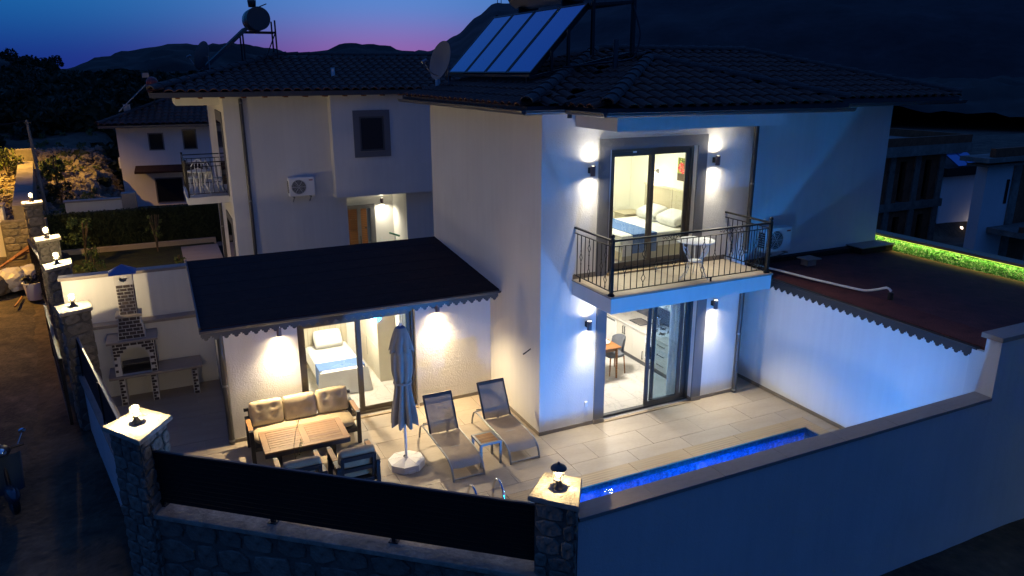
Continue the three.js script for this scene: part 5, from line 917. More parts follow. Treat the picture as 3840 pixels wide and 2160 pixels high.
// ---------------------------------------------------------------- air-conditioner outdoor units
function airUnit(label, at, turn = 0) {
  const u = thing('air_conditioner', label, 'air conditioner', { at, turn, group: 'outdoor air units' });     // back at z = 0, faces +z
  part('case', rbox(-0.37, 0.37, 0, 0.54, 0.03, 0.29, 0.02, 3), M.white, u);
  const f = part('fan', uvm(new THREE.CylinderGeometry(0.205, 0.205, 0.012, 32).rotateX(Math.PI / 2).translate(-0.09, 0.27, 0.291)), M.anthracite, u);
  part('grille', [...[0.05, 0.085, 0.12, 0.155, 0.19, 0.215].map((r) => uvm(new THREE.TorusGeometry(r, 0.004, 5, 32).translate(-0.09, 0.27, 0.305))), ...[0, 1, 2, 3, 4, 5].map((k) => rod([-0.09, 0.27, 0.305], [-0.09 + 0.215 * Math.cos(k * 1.047), 0.27 + 0.215 * Math.sin(k * 1.047), 0.305], 0.004, 0.004, 5))], M.white, f);
  part('side_grille', [...[0, 1, 2, 3, 4, 5, 6].map((k) => box(-0.376, -0.3702, 0.10 + 0.05 * k, 0.135 + 0.05 * k, 0.06, 0.25))], M.anthracite, u);
  part('badge', rbox(0.21, 0.32, 0.44, 0.47, 0.29, 0.293, 0.002, 1), mat([0.35, 0.05, 0.05], 0.5), u);
  for (const x of [-0.24, 0.24]) part('bracket', [bar([x, -0.025, 0], [x, -0.025, 0.34], 0.03), bar([x, -0.20, 0], [x, -0.04, 0.28], 0.02)], M.grey, u);
  return u;
}
airUnit('white air conditioner beside the balcony on the blue-lit wall', [6.2, 2.86, -0.80]);

// ---------------------------------------------------------------- upstairs bedroom
const ROOM = [0.96, 0.97, 0.74];
{
  const b = thing('double_bed', 'double bed with white linen and blue runner in upstairs room', 'bed', { at: [0, UF, 0] });
  part('frame', [box(2.18, 4.02, 0.02, 0.28, -2.30, -0.66), box(2.26, 3.98, 0.0, 0.02, -2.2, -0.75)], M.beigeWood, b);
  part('mattress', rbox(2.16, 4.02, 0.285, 0.54, -2.32, -0.64, 0.06, 4), M.linen, b);
  part('blue_runner', [rbox(2.40, 2.98, 0.541, 0.552, -2.33, -0.63, 0.004, 1), rbox(2.40, 2.98, 0.16, 0.552, -0.638, -0.622, 0.005, 1)], M.runner, b);
  part('sheet_drape', [rbox(2.135, 2.152, 0.20, 0.53, -2.3, -0.66, 0.006, 1), rbox(2.16, 2.40, 0.12, 0.53, -0.636, -0.622, 0.005, 1), rbox(2.98, 3.95, 0.26, 0.53, -0.636, -0.625, 0.005, 1)], M.linen, b);
  for (const [z, k] of [[-1.08, 2], [-1.82, 9]]) { const c = cushionGeo(0.68, 0.46, 0.22, [], k, 1.3); c.rotateX(-Math.PI / 2); c.rotateY(Math.PI / 2); c.rotateZ(0.32); part('pillow', mv(c, 3.72, 0.70, z), M.linen, b); }
  const h = part('headboard', box(4.03, 4.099, 0.0, 1.20, -2.56, -0.3), M.beigeWood, b); part('headboard_cap', box(4.01, 4.098, 1.201, 1.23, -2.58, -0.28), M.beige, h); for (const z of [-2.35, -1.55, -0.7]) part('groove', box(4.026, 4.03, 0.0, 1.20, z - 0.006, z + 0.006), M.plinth, h);
  const n = thing('nightstand', 'beige nightstand beyond the double bed', 'nightstand', { at: [0, UF, 0] }); part('body', rbox(3.56, 4.08, 0.02, 0.50, -3.08, -2.62, 0.006, 1), M.beige, n); part('top', rbox(3.53, 4.08, 0.502, 0.53, -3.11, -2.60, 0.004, 1), M.beigeWood, n); part('drawer', box(3.552, 3.559, 0.28, 0.47, -3.05, -2.65), M.beigeWood, n);
  const l = thing('reading_lamp', 'small reading lamp on wall above the bed head', 'lamp', { at: [4.10, UF + 1.52, -2.20] });
  part('rose', uvm(new THREE.CylinderGeometry(0.055, 0.055, 0.02, 20).rotateZ(Math.PI / 2).translate(-0.01, 0, 0)), M.grey, l); part('arm', tube([[-0.02, 0, 0], [-0.10, 0.02, 0], [-0.14, -0.06, 0]], 0.008, 12, 6), M.grey, l); part('shade', rod([-0.14, -0.13, 0], [-0.14, -0.05, 0], 0.028, 0.02, 12), M.grey, l); part('bulb', ball(-0.14, -0.14, 0, 0.018), glow([1, 0.85, 0.55], 8), l); point(l, -0.14, -0.165, 0, [1, 0.85, 0.6], 1.2);
  const c = thing('ceiling_lamp', 'round ceiling lamp in upstairs bedroom', 'ceiling lamp', { at: [2.3, UF + 2.70, -1.6] }); part('shade', uvm(new THREE.CylinderGeometry(0.2, 0.2, 0.05, 28).translate(0, -0.02, 0)), glow(ROOM, 5), c); area(c, [0, -0.055, 0], [0, -3, 0], 0.36, 0.36, ROOM, 270);
}
// picture of a garden path, painted flat
{
  const cv = document.createElement('canvas'); cv.width = 256; cv.height = 256; const q = cv.getContext('2d');
  q.fillStyle = '#8a9a3a'; q.fillRect(0, 0, 256, 256); for (let k = 0; k < 500; k++) { q.fillStyle = ['#4d6b22', '#a9b84a', '#c9cc66', '#6f8430', '#2f4a1c'][Math.floor(rnd() * 5)]; q.fillRect(rr(0, 256), rr(0, 150), rr(4, 18), rr(4, 14)); }
  for (let k = 0; k < 9; k++) { q.fillStyle = '#3a2c1a'; q.fillRect(20 + k * 26 + rr(-8, 8), 0, rr(4, 9), rr(80, 130)); }
  q.fillStyle = '#4a3a2a'; q.fillRect(0, 175, 256, 81); for (let k = 0; k < 9; k++) { q.fillStyle = k % 2 ? '#e3dcd0' : '#75695c'; q.fillRect(150 - k * 2, 120 + k * 15, 70 + k * 5, 11); }
  for (let k = 0; k < 420; k++) { const a = rr(0, 6.28), r = 70 * Math.sqrt(rnd()); q.fillStyle = ['#d8343a', '#ee5a50', '#b0202c', '#f08a7a', '#5c7a2a'][Math.floor(rnd() * 5)]; q.beginPath(); q.arc(80 + r * Math.cos(a), 110 + r * 0.9 * Math.sin(a), rr(3, 9), 0, 6.3); q.fill(); }
  const t = new THREE.CanvasTexture(cv); t.colorSpace = THREE.SRGBColorSpace;
  const p = thing('wall_picture', 'canvas picture of red flowers by garden steps above bed', 'picture', { at: [4.10, UF + 1.66, -1.14] });
  part('canvas_frame', rbox(-0.025, 0.0, -0.25, 0.25, -0.35, 0.35, 0.004, 1), M.beige, p);
  const g = new THREE.PlaneGeometry(0.68, 0.48); g.rotateY(-Math.PI / 2); g.translate(-0.0275, 0, 0); part('print', g, new THREE.MeshStandardMaterial({ map: t, roughness: 0.6 }), p);
}
// ---------------------------------------------------------------- kitchen
{
  const k = thing('kitchen_units', 'row of pale kitchen cabinets with stone worktop along right wall', 'cabinets'), fx = 3.78;
  part('carcass', box(fx + 0.02, 4.50, 0.14, 0.84, -3.12, -0.62), M.cabinet, k); part('plinth', box(fx + 0.06, 4.50, 0.013, 0.139, -4.0, -0.62), M.trim, k);
  part('worktop', rbox(fx - 0.03, 4.50, 0.842, 0.885, -4.0, -0.60, 0.006, 2), M.marble, k); part('splashback', box(4.5, 4.525, 0.885, 1.45, -4.0, -0.30), mat([0.06, 0.07, 0.10], 0.25), k);
  const door = (z0, z1, y0 = 0.15, y1 = 0.83) => part('cabinet_door', rbox(fx, fx + 0.019, y0, y1, z0 + 0.003, z1 - 0.003, 0.003, 1), M.cabinet, k);
  const hv = (d, z, y0, y1) => part('handle', [bar([fx - 0.03, y0, z], [fx - 0.03, y1, z], 0.012), bar([fx - 0.03, y0 + 0.01, z], [fx, y0 + 0.01, z], 0.01), bar([fx - 0.03, y1 - 0.01, z], [fx, y1 - 0.01, z], 0.01)], M.black, d);
  const hh = (d, z0, z1, y) => part('handle', [bar([fx - 0.03, y, z0], [fx - 0.03, y, z1], 0.012), bar([fx - 0.03, y, z0 + 0.01], [fx, y, z0 + 0.01], 0.01), bar([fx - 0.03, y, z1 - 0.01], [fx, y, z1 - 0.01], 0.01)], M.black, d);
  hv(door(-3.12, -2.78), -2.82, 0.58, 0.78); hv(door(-2.78, -2.42), -2.74, 0.58, 0.78); hv(door(-2.42, -1.92), -1.98, 0.2, 0.4); hh(door(-1.92, -1.50, 0.15, 0.26), -1.85, -1.6, 0.22);
  for (const [y0, y1] of [[0.15, 0.37], [0.376, 0.60], [0.606, 0.83]]) hh(door(-1.50, -1.10, y0, y1), -1.43, -1.17, y1 - 0.07); door(-1.10, -0.62);
  const s = part('sink', [box(3.93, 4.30, 0.8855, 0.889, -2.85, -2.35)], M.steel, k); part('basin', rbox(3.97, 4.26, 0.889, 0.8905, -2.81, -2.4, 0.001, 1), mat([0.32, 0.29, 0.27], 0.4, { metal: 0.6 }), s);
  part('upper_cabinet', box(4.15, 4.5, 1.45, 2.2, -4.0, -0.62), M.cabinet, k);
  const dw = thing('dishwasher', 'white dishwasher at far end of the kitchen units', 'dishwasher'); part('front', rbox(fx, 4.48, 0.14, 0.838, -3.76, -3.14, 0.008, 1), M.white, dw); part('control_strip', box(fx - 0.002, fx - 0.0002, 0.76, 0.80, -3.70, -3.2), M.trim, dw);
  const ov = thing('oven', 'white built-in oven with dark glass under the hob', 'oven'); part('front', rbox(fx - 0.012, fx + 0.018, 0.265, 0.835, -1.915, -1.505, 0.004, 1), M.white, ov); part('window', box(fx - 0.0145, fx - 0.0125, 0.31, 0.62, -1.88, -1.54), M.darkGlass, ov); part('handle', bar([fx - 0.045, 0.66, -1.86], [fx - 0.045, 0.66, -1.56], 0.014), M.steel, ov); for (const z of [-1.84, -1.71, -1.58]) part('knob', uvm(new THREE.CylinderGeometry(0.019, 0.019, 0.02, 16).rotateZ(Math.PI / 2).translate(fx - 0.022, 0.76, z)), M.steel, ov);
  const hob = thing('hob', 'white gas hob with four black burners on the worktop', 'hob', { at: [4.13, 0.885, -1.75] }); part('plate', rbox(-0.25, 0.25, 0.0005, 0.012, -0.28, 0.28, 0.004, 1), M.white, hob);
  for (const x of [-0.11, 0.12]) for (const z of [-0.14, 0.14]) { const bn = part('burner', uvm(new THREE.CylinderGeometry(0.04, 0.045, 0.018, 20).translate(x, 0.021, z)), M.black, hob); part('pan_support', [bar([x - 0.085, 0.042, z], [x + 0.085, 0.042, z], 0.012), bar([x, 0.042, z - 0.085], [x, 0.042, z + 0.085], 0.012), ...[[1, 0], [-1, 0], [0, 1], [0, -1]].map(([a, c]) => bar([x + a * 0.08, 0.012, z + c * 0.08], [x + a * 0.08, 0.05, z + c * 0.08], 0.012))], M.black, bn); }
  const kt = thing('kettle', 'tall steel kettle standing beside the hob', 'kettle', { at: [4.28, 0.886, -2.14] }); part('body', lathe([[0, 0], [0.085, 0], [0.085, 0.02], [0.078, 0.10], [0.068, 0.24], [0.06, 0.25], [0, 0.255]], 28), M.steel, kt); part('lid', lathe([[0, 0.275], [0.02, 0.272], [0.03, 0.262], [0.055, 0.257], [0, 0.256]], 20), M.black, kt); part('handle', tube([[0, 0.235, -0.065], [0, 0.23, -0.13], [0, 0.12, -0.14], [0, 0.06, -0.085]], 0.012, 20, 8), M.black, kt); part('spout', rod([0, 0.20, 0.06], [0, 0.245, 0.10], 0.02, 0.012), M.steel, kt);
  const t = thing('dining_table', 'wooden dining table just inside the kitchen door', 'table', { at: [0, 0.012, 0] }); part('top', rbox(1.5, 2.93, 0.735, 0.765, -2.45, -1.62, 0.008, 2), M.oak, t); part('apron', [box(1.6, 2.84, 0.66, 0.734, -1.72, -1.70), box(2.82, 2.84, 0.66, 0.734, -2.36, -1.72)], M.oak, t); for (const [x, z] of [[2.86, -1.69], [2.86, -2.38], [1.58, -1.69], [1.58, -2.38]]) part('leg', rod([x, 0, z], [x - 0.02, 0.734, z], 0.02, 0.032, 12), M.oak, t);
  const chair = (label, at, turn) => { const c = thing('dining_chair', label, 'chair', { at, turn, group: 'grey dining chairs' }); part('seat', mv(cushionGeo(0.46, 0.07, 0.44, [], 4, 0.2), 0, 0.45, 0), M.chairGrey, c); const n = 14, pos = [], idx = []; for (let j = 0; j <= 6; j++) for (let i = 0; i <= n; i++) { const a = lerp(-1.15, 1.15, i / n), y = lerp(0.52, 0.86 - 0.08 * Math.pow(Math.abs(a / 1.15), 3), j / 6); pos.push(0.24 * Math.sin(a), y, 0.24 * Math.cos(a) - 0.02 + 0.04 * (j / 6)); } for (let j = 0; j < 6; j++) for (let i = 0; i < n; i++) { const a = j * (n + 1) + i; idx.push(a, a + 1, a + n + 1, a + 1, a + n + 2, a + n + 1); } const g = new THREE.BufferGeometry(); g.setAttribute('position', new THREE.Float32BufferAttribute(pos, 3)); g.setIndex(idx); g.computeVertexNormals(); const g2 = g.clone(); g2.scale(1.1, 1, 1.12); part('backrest', [uvm(g), uvm(g2)], M.chairGrey, c); for (const x of [-0.19, 0.19]) for (const z of [-0.18, 0.18]) part('leg', rod([x * 1.15, 0, z * 1.15], [x, 0.43, z], 0.012, 0.018, 10), M.oak, c); return c; };
  chair('grey upholstered chair at near side of dining table', [2.98, 0.012, -2.05], -Math.PI / 2 + Math.PI); chair('grey upholstered chair behind the dining table', [2.35, 0.012, -2.75], Math.PI);
  const pl = thing('plate_stack', 'white plate and bowl set on dining table', 'plates', { at: [2.72, 0.778, -2.02] }); part('plate', lathe([[0, 0], [0.09, 0.004], [0.13, 0.016], [0.13, 0.02], [0.09, 0.010], [0, 0.007]], 28), M.white, pl); part('bowl', lathe([[0, 0.012], [0.05, 0.014], [0.085, 0.05], [0.08, 0.052], [0.048, 0.02], [0, 0.018]], 28), M.white, pl);
  const cg = new THREE.PlaneGeometry(0.42, 2.28, 40, 1), cp = cg.attributes.position; for (let i = 0; i < cp.count; i++) cp.setZ(i, 0.035 * Math.sin(cp.getX(i) * 52) + 0.012 * Math.sin(cp.getX(i) * 117)); cg.computeVertexNormals(); cg.translate(3.42, 1.16, -0.36); one('curtain', 'sheer white curtain gathered at right of the kitchen door', 'curtain', uvm(cg), M.curtain);
  const c = thing('ceiling_lamp', 'flat ceiling lamp in the kitchen', 'ceiling lamp', { at: [2.5, 2.715, -1.9] }); part('shade', uvm(new THREE.CylinderGeometry(0.24, 0.24, 0.05, 28).translate(0, -0.028, 0)), glow([1, 0.96, 0.88], 5), c); area(c, [0, -0.06, 0], [0, -3, 0], 0.44, 0.44, [1.0, 0.95, 0.85], 260);
}
// ---------------------------------------------------------------- wing bedroom
{
  const b = thing('single_bed', 'single bed with white linen and blue runner in wing bedroom', 'bed', { at: [0, 0.014, 0] });
  part('frame', [box(-3.32, -2.46, 0.02, 0.30, -5.36, -3.60)], M.beigeWood, b); part('mattress', rbox(-3.36, -2.42, 0.30, 0.55, -5.34, -3.53, 0.06, 4), M.linen, b);
  part('blue_runner', [rbox(-3.375, -2.405, 0.551, 0.560, -4.12, -3.66, 0.004, 1), rbox(-3.385, -3.366, 0.10, 0.560, -4.12, -3.66, 0.004, 1), rbox(-2.414, -2.395, 0.14, 0.560, -4.12, -3.66, 0.004, 1)], M.runner, b);
  const g = new THREE.PlaneGeometry(1.06, 0.50, 40, 8), p = g.attributes.position; for (let i = 0; i < p.count; i++) { const t = 0.5 - p.getY(i) / 0.5; p.setXYZ(i, p.getX(i) * (1 + 0.14 * t), p.getY(i) - 0.06 * t * Math.abs(Math.sin(p.getX(i) * 3.0)), 0.02 * t * Math.sin(p.getX(i) * 22) + 0.07 * t); } g.computeVertexNormals(); g.translate(-2.89, 0.29, -3.53);
  part('sheet_drape', [uvm(g), rbox(-3.372, -3.362, 0.20, 0.53, -5.3, -4.12, 0.004, 1), rbox(-3.372, -3.362, 0.12, 0.53, -3.66, -3.55, 0.004, 1)], mat([0.82, 0.81, 0.77], 0.95, { side: THREE.DoubleSide }), b);
  const c = cushionGeo(0.64, 0.44, 0.22, [], 2, 1.2); c.rotateX(-Math.PI / 2 + 0.75); part('pillow', mv(c, -2.88, 0.74, -5.12), M.linen, b);
  const h = part('headboard', box(-3.42, -2.38, 0.0, 1.25, -5.39, -5.345), M.beigeWood, b); for (let k = 1; k < 8; k++) part('groove', box(-3.42 + 0.13 * k - 0.003, -3.42 + 0.13 * k + 0.003, 0.5, 1.25, -5.345, -5.342), M.plinth, h);
  const w = thing('wardrobe', 'tall beige wardrobe inside the wing door', 'wardrobe', { at: [0, 0.014, 0] });
  part('body', box(-2.02, -1.63, 0.0, 2.22, -5.38, -3.815), M.beige, w); for (let k = 0; k < 3; k++) for (const [y0, y1] of [[0.10, 0.78], [0.788, 1.46], [1.468, 2.2]]) part('door_panel', rbox(-2.038, -2.0205, y0, y1, -5.36 + 0.515 * k + 0.004, -5.36 + 0.515 * (k + 1) - 0.004, 0.003, 1), M.beige, w); part('recess_pull', box(-2.0395, -2.0382, 0.3, 0.76, -4.855, -4.83), M.black, w);
  const l = thing('ceiling_lamp', 'flat ceiling lamp in the wing bedroom', 'ceiling lamp', { at: [-2.9, 2.298, -3.9] }); part('shade', uvm(new THREE.CylinderGeometry(0.2, 0.2, 0.05, 28).translate(0, -0.027, 0)), glow([1, 0.93, 0.75], 5), l); area(l, [0, -0.06, 0], [0, -3, 0], 0.36, 0.36, [1.0, 0.92, 0.72], 300);
  const cg = new THREE.PlaneGeometry(0.14, 2.0, 20, 1), cp = cg.attributes.position; for (let i = 0; i < cp.count; i++) cp.setZ(i, 0.03 * Math.sin(cp.getX(i) * 110)); cg.computeVertexNormals(); cg.translate(-1.84, 1.06, -2.52); one('curtain', 'narrow white curtain at right side of the wing door', 'curtain', uvm(cg), M.curtain);
  const bx = one('cardboard_box', 'small brown box on the floor under wing bed', 'box', rbox(-2.52, -2.40, 0.015, 0.12, -3.72, -3.60, 0.003, 1), M.oak);
}
// ---------------------------------------------------------------- neighbouring house behind the wing
{
  const h = thing('neighbour_house', 'white two-storey neighbouring house behind the wing with lit porch', 'house');
  const z = -11, xl = -4.12, xr = 6.5, zb = -17.2, zp = -10.6;
  const ex0 = -0.87, ex1 = 1.0;                                 // porch opening
  part('wall', [box(xl, ex0, 0, 6.12, z - 0.25, z), box(ex1, xr, 0, 3.08, z - 0.25, z), box(ex0, xr, 3.08, 6.12, z - 0.25, z)], M.wallFine, h);
  part('wall', [box(-1.26, xr, 3.1, 6.1, z + 0.0005, zp)], M.wallFine, h, 'upper storey that projects over the porch');
  part('wall', [box(xl, xl + 0.25, 0, 6.12, zb, z - 0.2505), box(xr - 0.25, xr, 0, 6.12, zb, z - 0.2505), box(xl + 0.25, xr - 0.25, 0, 6.12, zb, zb + 0.25)], M.wallFine, h);
  part('porch', [box(ex0 - 0.2, ex0, 0, 3.06, z - 1.6, z - 0.2505), box(ex1, ex1 + 0.2, 0, 3.06, z - 1.6, z - 0.2505), box(ex0, ex1, 0, 3.06, z - 1.7, z - 1.5), box(ex0, ex1, 3.0, 3.06, z - 1.5, z - 0.2505), box(ex0, ex1, 0.1, 0.3, z - 1.5, z + 0.3)], M.inner, h);
  // door: dark frame, timber panels with grooves, glass strip, pull handle
  const dz = z - 1.49, d = part('front_door', [box(-0.72, -0.60, 0.3, 2.52, dz, dz + 0.06), box(0.22, 0.36, 0.3, 2.52, dz, dz + 0.06), box(-0.60, 0.22, 2.40, 2.52, dz, dz + 0.06), box(-0.24, -0.12, 0.3, 2.40, dz, dz + 0.06)], M.trim, h);
  for (let k = 0; k < 6; k++) part('door_panel', rbox(-0.598, -0.242, 0.3 + 0.35 * k + 0.003, 0.3 + 0.35 * (k + 1) - 0.003, dz + 0.01, dz + 0.045, 0.004, 1), M.oak, d);
  part('door_panel', rbox(-0.118, 0.08, 0.31, 2.39, dz + 0.01, dz + 0.045, 0.004, 1), M.oak, d); part('glass_strip', box(0.085, 0.18, 0.31, 2.39, dz + 0.02, dz + 0.03), M.tint, d); part('door_edge', box(0.181, 0.219, 0.3, 2.4, dz, dz + 0.05), M.trim, d); part('pull_handle', bar([-0.17, 0.9, dz + 0.1], [-0.17, 1.5, dz + 0.1], 0.025), M.black, d);
  for (const y of [1.0, 1.75]) part('lock', uvm(new THREE.CylinderGeometry(0.03, 0.03, 0.02, 14).rotateX(Math.PI / 2).translate(0.03, y, dz + 0.055)), M.black, d);
  part('switch', rbox(0.52, 0.60, 1.25, 1.36, z - 1.5, z - 1.485, 0.003, 1), M.white, h);
  // upper window with broad dark surround
  const wz = zp, w = part('window', [box(-0.64, -0.46, 4.26, 5.62, wz - 0.02, wz + 0.03), box(0.28, 0.46, 4.26, 5.62, wz - 0.02, wz + 0.03), box(-0.46, 0.28, 5.44, 5.62, wz - 0.02, wz + 0.03), box(-0.46, 0.28, 4.26, 4.44, wz - 0.02, wz + 0.03)], M.trim, h);
  part('frame', [box(-0.46, -0.41, 4.44, 5.44, wz + 0.001, wz + 0.018), box(0.23, 0.28, 4.44, 5.44, wz + 0.001, wz + 0.018), box(-0.41, 0.23, 5.39, 5.44, wz + 0.001, wz + 0.018), box(-0.41, 0.23, 4.44, 4.49, wz + 0.001, wz + 0.018)], M.frame, w); part('pane', box(-0.41, 0.23, 4.49, 5.39, wz + 0.001, wz + 0.008), M.darkGlass, w); part('sill', box(-0.48, 0.30, 4.425, 4.44, wz + 0.03, wz + 0.05), M.coping, w);
  // left side: balcony door, side window
  const sd = part('balcony_door', [box(xl - 0.03, xl, 3.2, 5.6, z - 2.7, z - 0.75)], M.trim, h); part('pane', box(xl - 0.036, xl - 0.0305, 3.28, 5.3, z - 2.5, z - 0.95), M.darkGlass, sd);
  const sw = part('window', [box(xl - 0.03, xl, 0.9, 2.5, z - 2.6, z - 0.9)], M.trim, h); part('pane', box(xl - 0.036, xl - 0.0305, 1.1, 2.3, z - 2.4, z - 1.1), M.darkGlass, sw);
  const bal = part('balcony', [box(-5.28, xl - 0.0005, 3.0, 3.2, z - 3.4, z - 0.9)], M.wallFine, h), yt = 4.2;
  for (const [a, b] of [[[-5.22, z - 0.96], [xl, z - 0.96]], [[-5.22, z - 3.34], [xl, z - 3.34]], [[-5.22, z - 3.34], [-5.22, z - 0.96]]]) { part('handrail', [bar([a[0], yt, a[1]], [b[0], yt, b[1]], 0.045, 0.03), bar([a[0], yt - 0.12, a[1]], [b[0], yt - 0.12, b[1]], 0.02), bar([a[0], 3.3, a[1]], [b[0], 3.3, b[1]], 0.02)], M.iron, bal); const L = Math.hypot(b[0] - a[0], b[1] - a[1]), n = Math.round(L / 0.13); for (let k = 0; k <= n; k++) part('baluster', rod([lerp(a[0], b[0], k / n), 3.3, lerp(a[1], b[1], k / n)], [lerp(a[0], b[0], k / n), yt - 0.12, lerp(a[1], b[1], k / n)], 0.009, 0.009, 5), M.iron, bal); }
  for (const zz of [z - 0.96, z - 3.34]) part('post', [bar([-5.22, 3.2, zz], [-5.22, yt + 0.03, zz], 0.05), ball(-5.22, yt + 0.06, zz, 0.035)], M.iron, bal);
  part('beam', box(-5.28, xl - 0.0005, 5.8, 6.1, z - 3.4, z - 0.9), M.wallFine, h);
  // roof
  const ey = 6.16, ry = 7.10, ef = -10.35, x0 = -5.85, x1 = 7, zr = -14.0, eb = -17.65, sl = (ry - ey) / (ef - zr), hx = x0 + (ef - zr), hr = x1 - (ef - zr);
  const rf = part('roof', facePrism([[[x0, ey, ef], [x1, ey, ef], [hr, ry, zr], [hx, ry, zr]], [[x0, ey, eb], [x0, ey, ef], [hx, ry, zr]], [[x1, ey, ef], [x1, ey, eb], [hr, ry, zr]], [[x1, ey, eb], [x0, ey, eb], [hx, ry, zr], [hr, ry, zr]]], 0.05), M.deck, h);
  layTiles([{ poly: [[x0, ef + 0.03], [3.3, ef + 0.03], [3.3, zr], [hx, zr]], down: [0, 1], y: (x, q) => ey + sl * (ef - q) }, { poly: [[x0 - 0.03, eb], [x0 - 0.03, ef], [hx, zr]], down: [-1, 0], y: (x) => ey + sl * (x - x0) }], [[[x0, ey + 0.03, ef], [hx, ry, zr]], [[hr, ry + 0.03, zr], [hx, ry + 0.03, zr]]], rf, { pitch: 0.27, course: 0.36 });
  part('gutter', [bar([x0, ey - 0.03, ef + 0.03], [x1, ey - 0.03, ef + 0.03], 0.09, 0.13), bar([x0 - 0.02, ey - 0.03, eb], [x0 - 0.02, ey - 0.03, ef], 0.09, 0.13)], M.gutter, rf);
  part('rafter_end', Array.from({ length: 22 }, (_, k) => box(-5.3 + 0.55 * k, -5.2 + 0.55 * k, ey - 0.13, ey - 0.052, ef - 0.4, ef - 0.03)), M.soffit, rf);
  part('vent_pipe', rod([-0.9, 6.3, -11.6], [-0.9, 6.82, -11.6], 0.055, 0.055, 12), M.plastic, rf);
  pipe('downpipe', -3.66, z + 0.06, 0.3, 6.0, h, 0.05); pipe('downpipe', xl - 0.06, -15.4, 0.3, 3.0, h, 0.05);
  wallLamp('small lamp beside the neighbouring front door', 0.60, 2.62, z - 1.5, [2, 0, 1], [7, 3, 0.9], COOL);
  airUnit('white air conditioner on neighbouring house wall', [-2.22, 3.22, z]);
  const toy = thing('porch_scooter', 'green toy scooter leaning in the neighbouring porch', 'toy scooter', { at: [0.72, 0.3, z - 0.5] });
  part('handlebar', rod([-0.18, 1.42, 0.05], [0.16, 1.28, 0.0], 0.03), mat([0.12, 0.35, 0.2], 0.5), toy); part('stem', rod([0.0, 1.35, 0.02], [0.08, 0.1, -0.1], 0.02), M.white, toy); part('deck', box(-0.05, 0.2, 0.05, 0.1, -0.5, -0.1), M.white, toy); for (const q of [-0.5, -0.1]) part('wheel', uvm(new THREE.TorusGeometry(0.06, 0.02, 8, 16).rotateY(Math.PI / 2).translate(0.08, 0.08, q)), M.black, toy);
}
// white garden furniture on the neighbouring balcony
function ironChair(label, at, turn) {
  const c = thing('iron_chair', label, 'chair', { at, turn, group: 'white chairs on the neighbouring balcony' });
  part('seat', uvm(new THREE.CylinderGeometry(0.21, 0.21, 0.02, 20).translate(0, 0.44, 0)), M.white, c); for (let k = 0; k < 4; k++) { const a = k * Math.PI / 2 + 0.78; part('leg', tube([[0.19 * Math.cos(a), 0.44, 0.19 * Math.sin(a)], [0.17 * Math.cos(a), 0.2, 0.17 * Math.sin(a)], [0.25 * Math.cos(a), 0, 0.25 * Math.sin(a)]], 0.018, 10, 5), M.white, c); }
  part('backrest', [tube([[-0.2, 0.44, 0.17], [-0.22, 0.75, 0.22], [-0.1, 0.9, 0.24], [0, 0.97, 0.24], [0.1, 0.9, 0.24], [0.22, 0.75, 0.22], [0.2, 0.44, 0.17]], 0.016, 30, 6), ...[-0.1, 0, 0.1].map((x) => rod([x, 0.45, 0.18], [x * 1.1, 0.88, 0.235], 0.012)), tube([[-0.2, 0.62, 0.2], [0, 0.7, 0.21], [0.2, 0.62, 0.2]], 0.012, 12, 5)], M.white, c); return c;
}
ironChair('white ornate chair at outer end of neighbouring balcony', [-4.95, 3.2, -13.0], 2.6); ironChair('white ornate chair against door on neighbouring balcony', [-4.42, 3.2, -12.7], -1.2);
{ const t = thing('bistro_table', 'round white table on neighbouring balcony', 'table', { at: [-4.85, 3.2, -12.45] }); part('top', uvm(new THREE.CylinderGeometry(0.34, 0.34, 0.025, 28).translate(0, 0.7, 0)), M.white, t); for (let k = 0; k < 3; k++) { const a = k * 2.09 + 0.5; part('leg', tube([[0.26 * Math.cos(a), 0.69, 0.26 * Math.sin(a)], [0.13 * Math.cos(a), 0.36, 0.13 * Math.sin(a)], [0.3 * Math.cos(a), 0, 0.3 * Math.sin(a)]], 0.024, 14, 6), M.white, t); } }

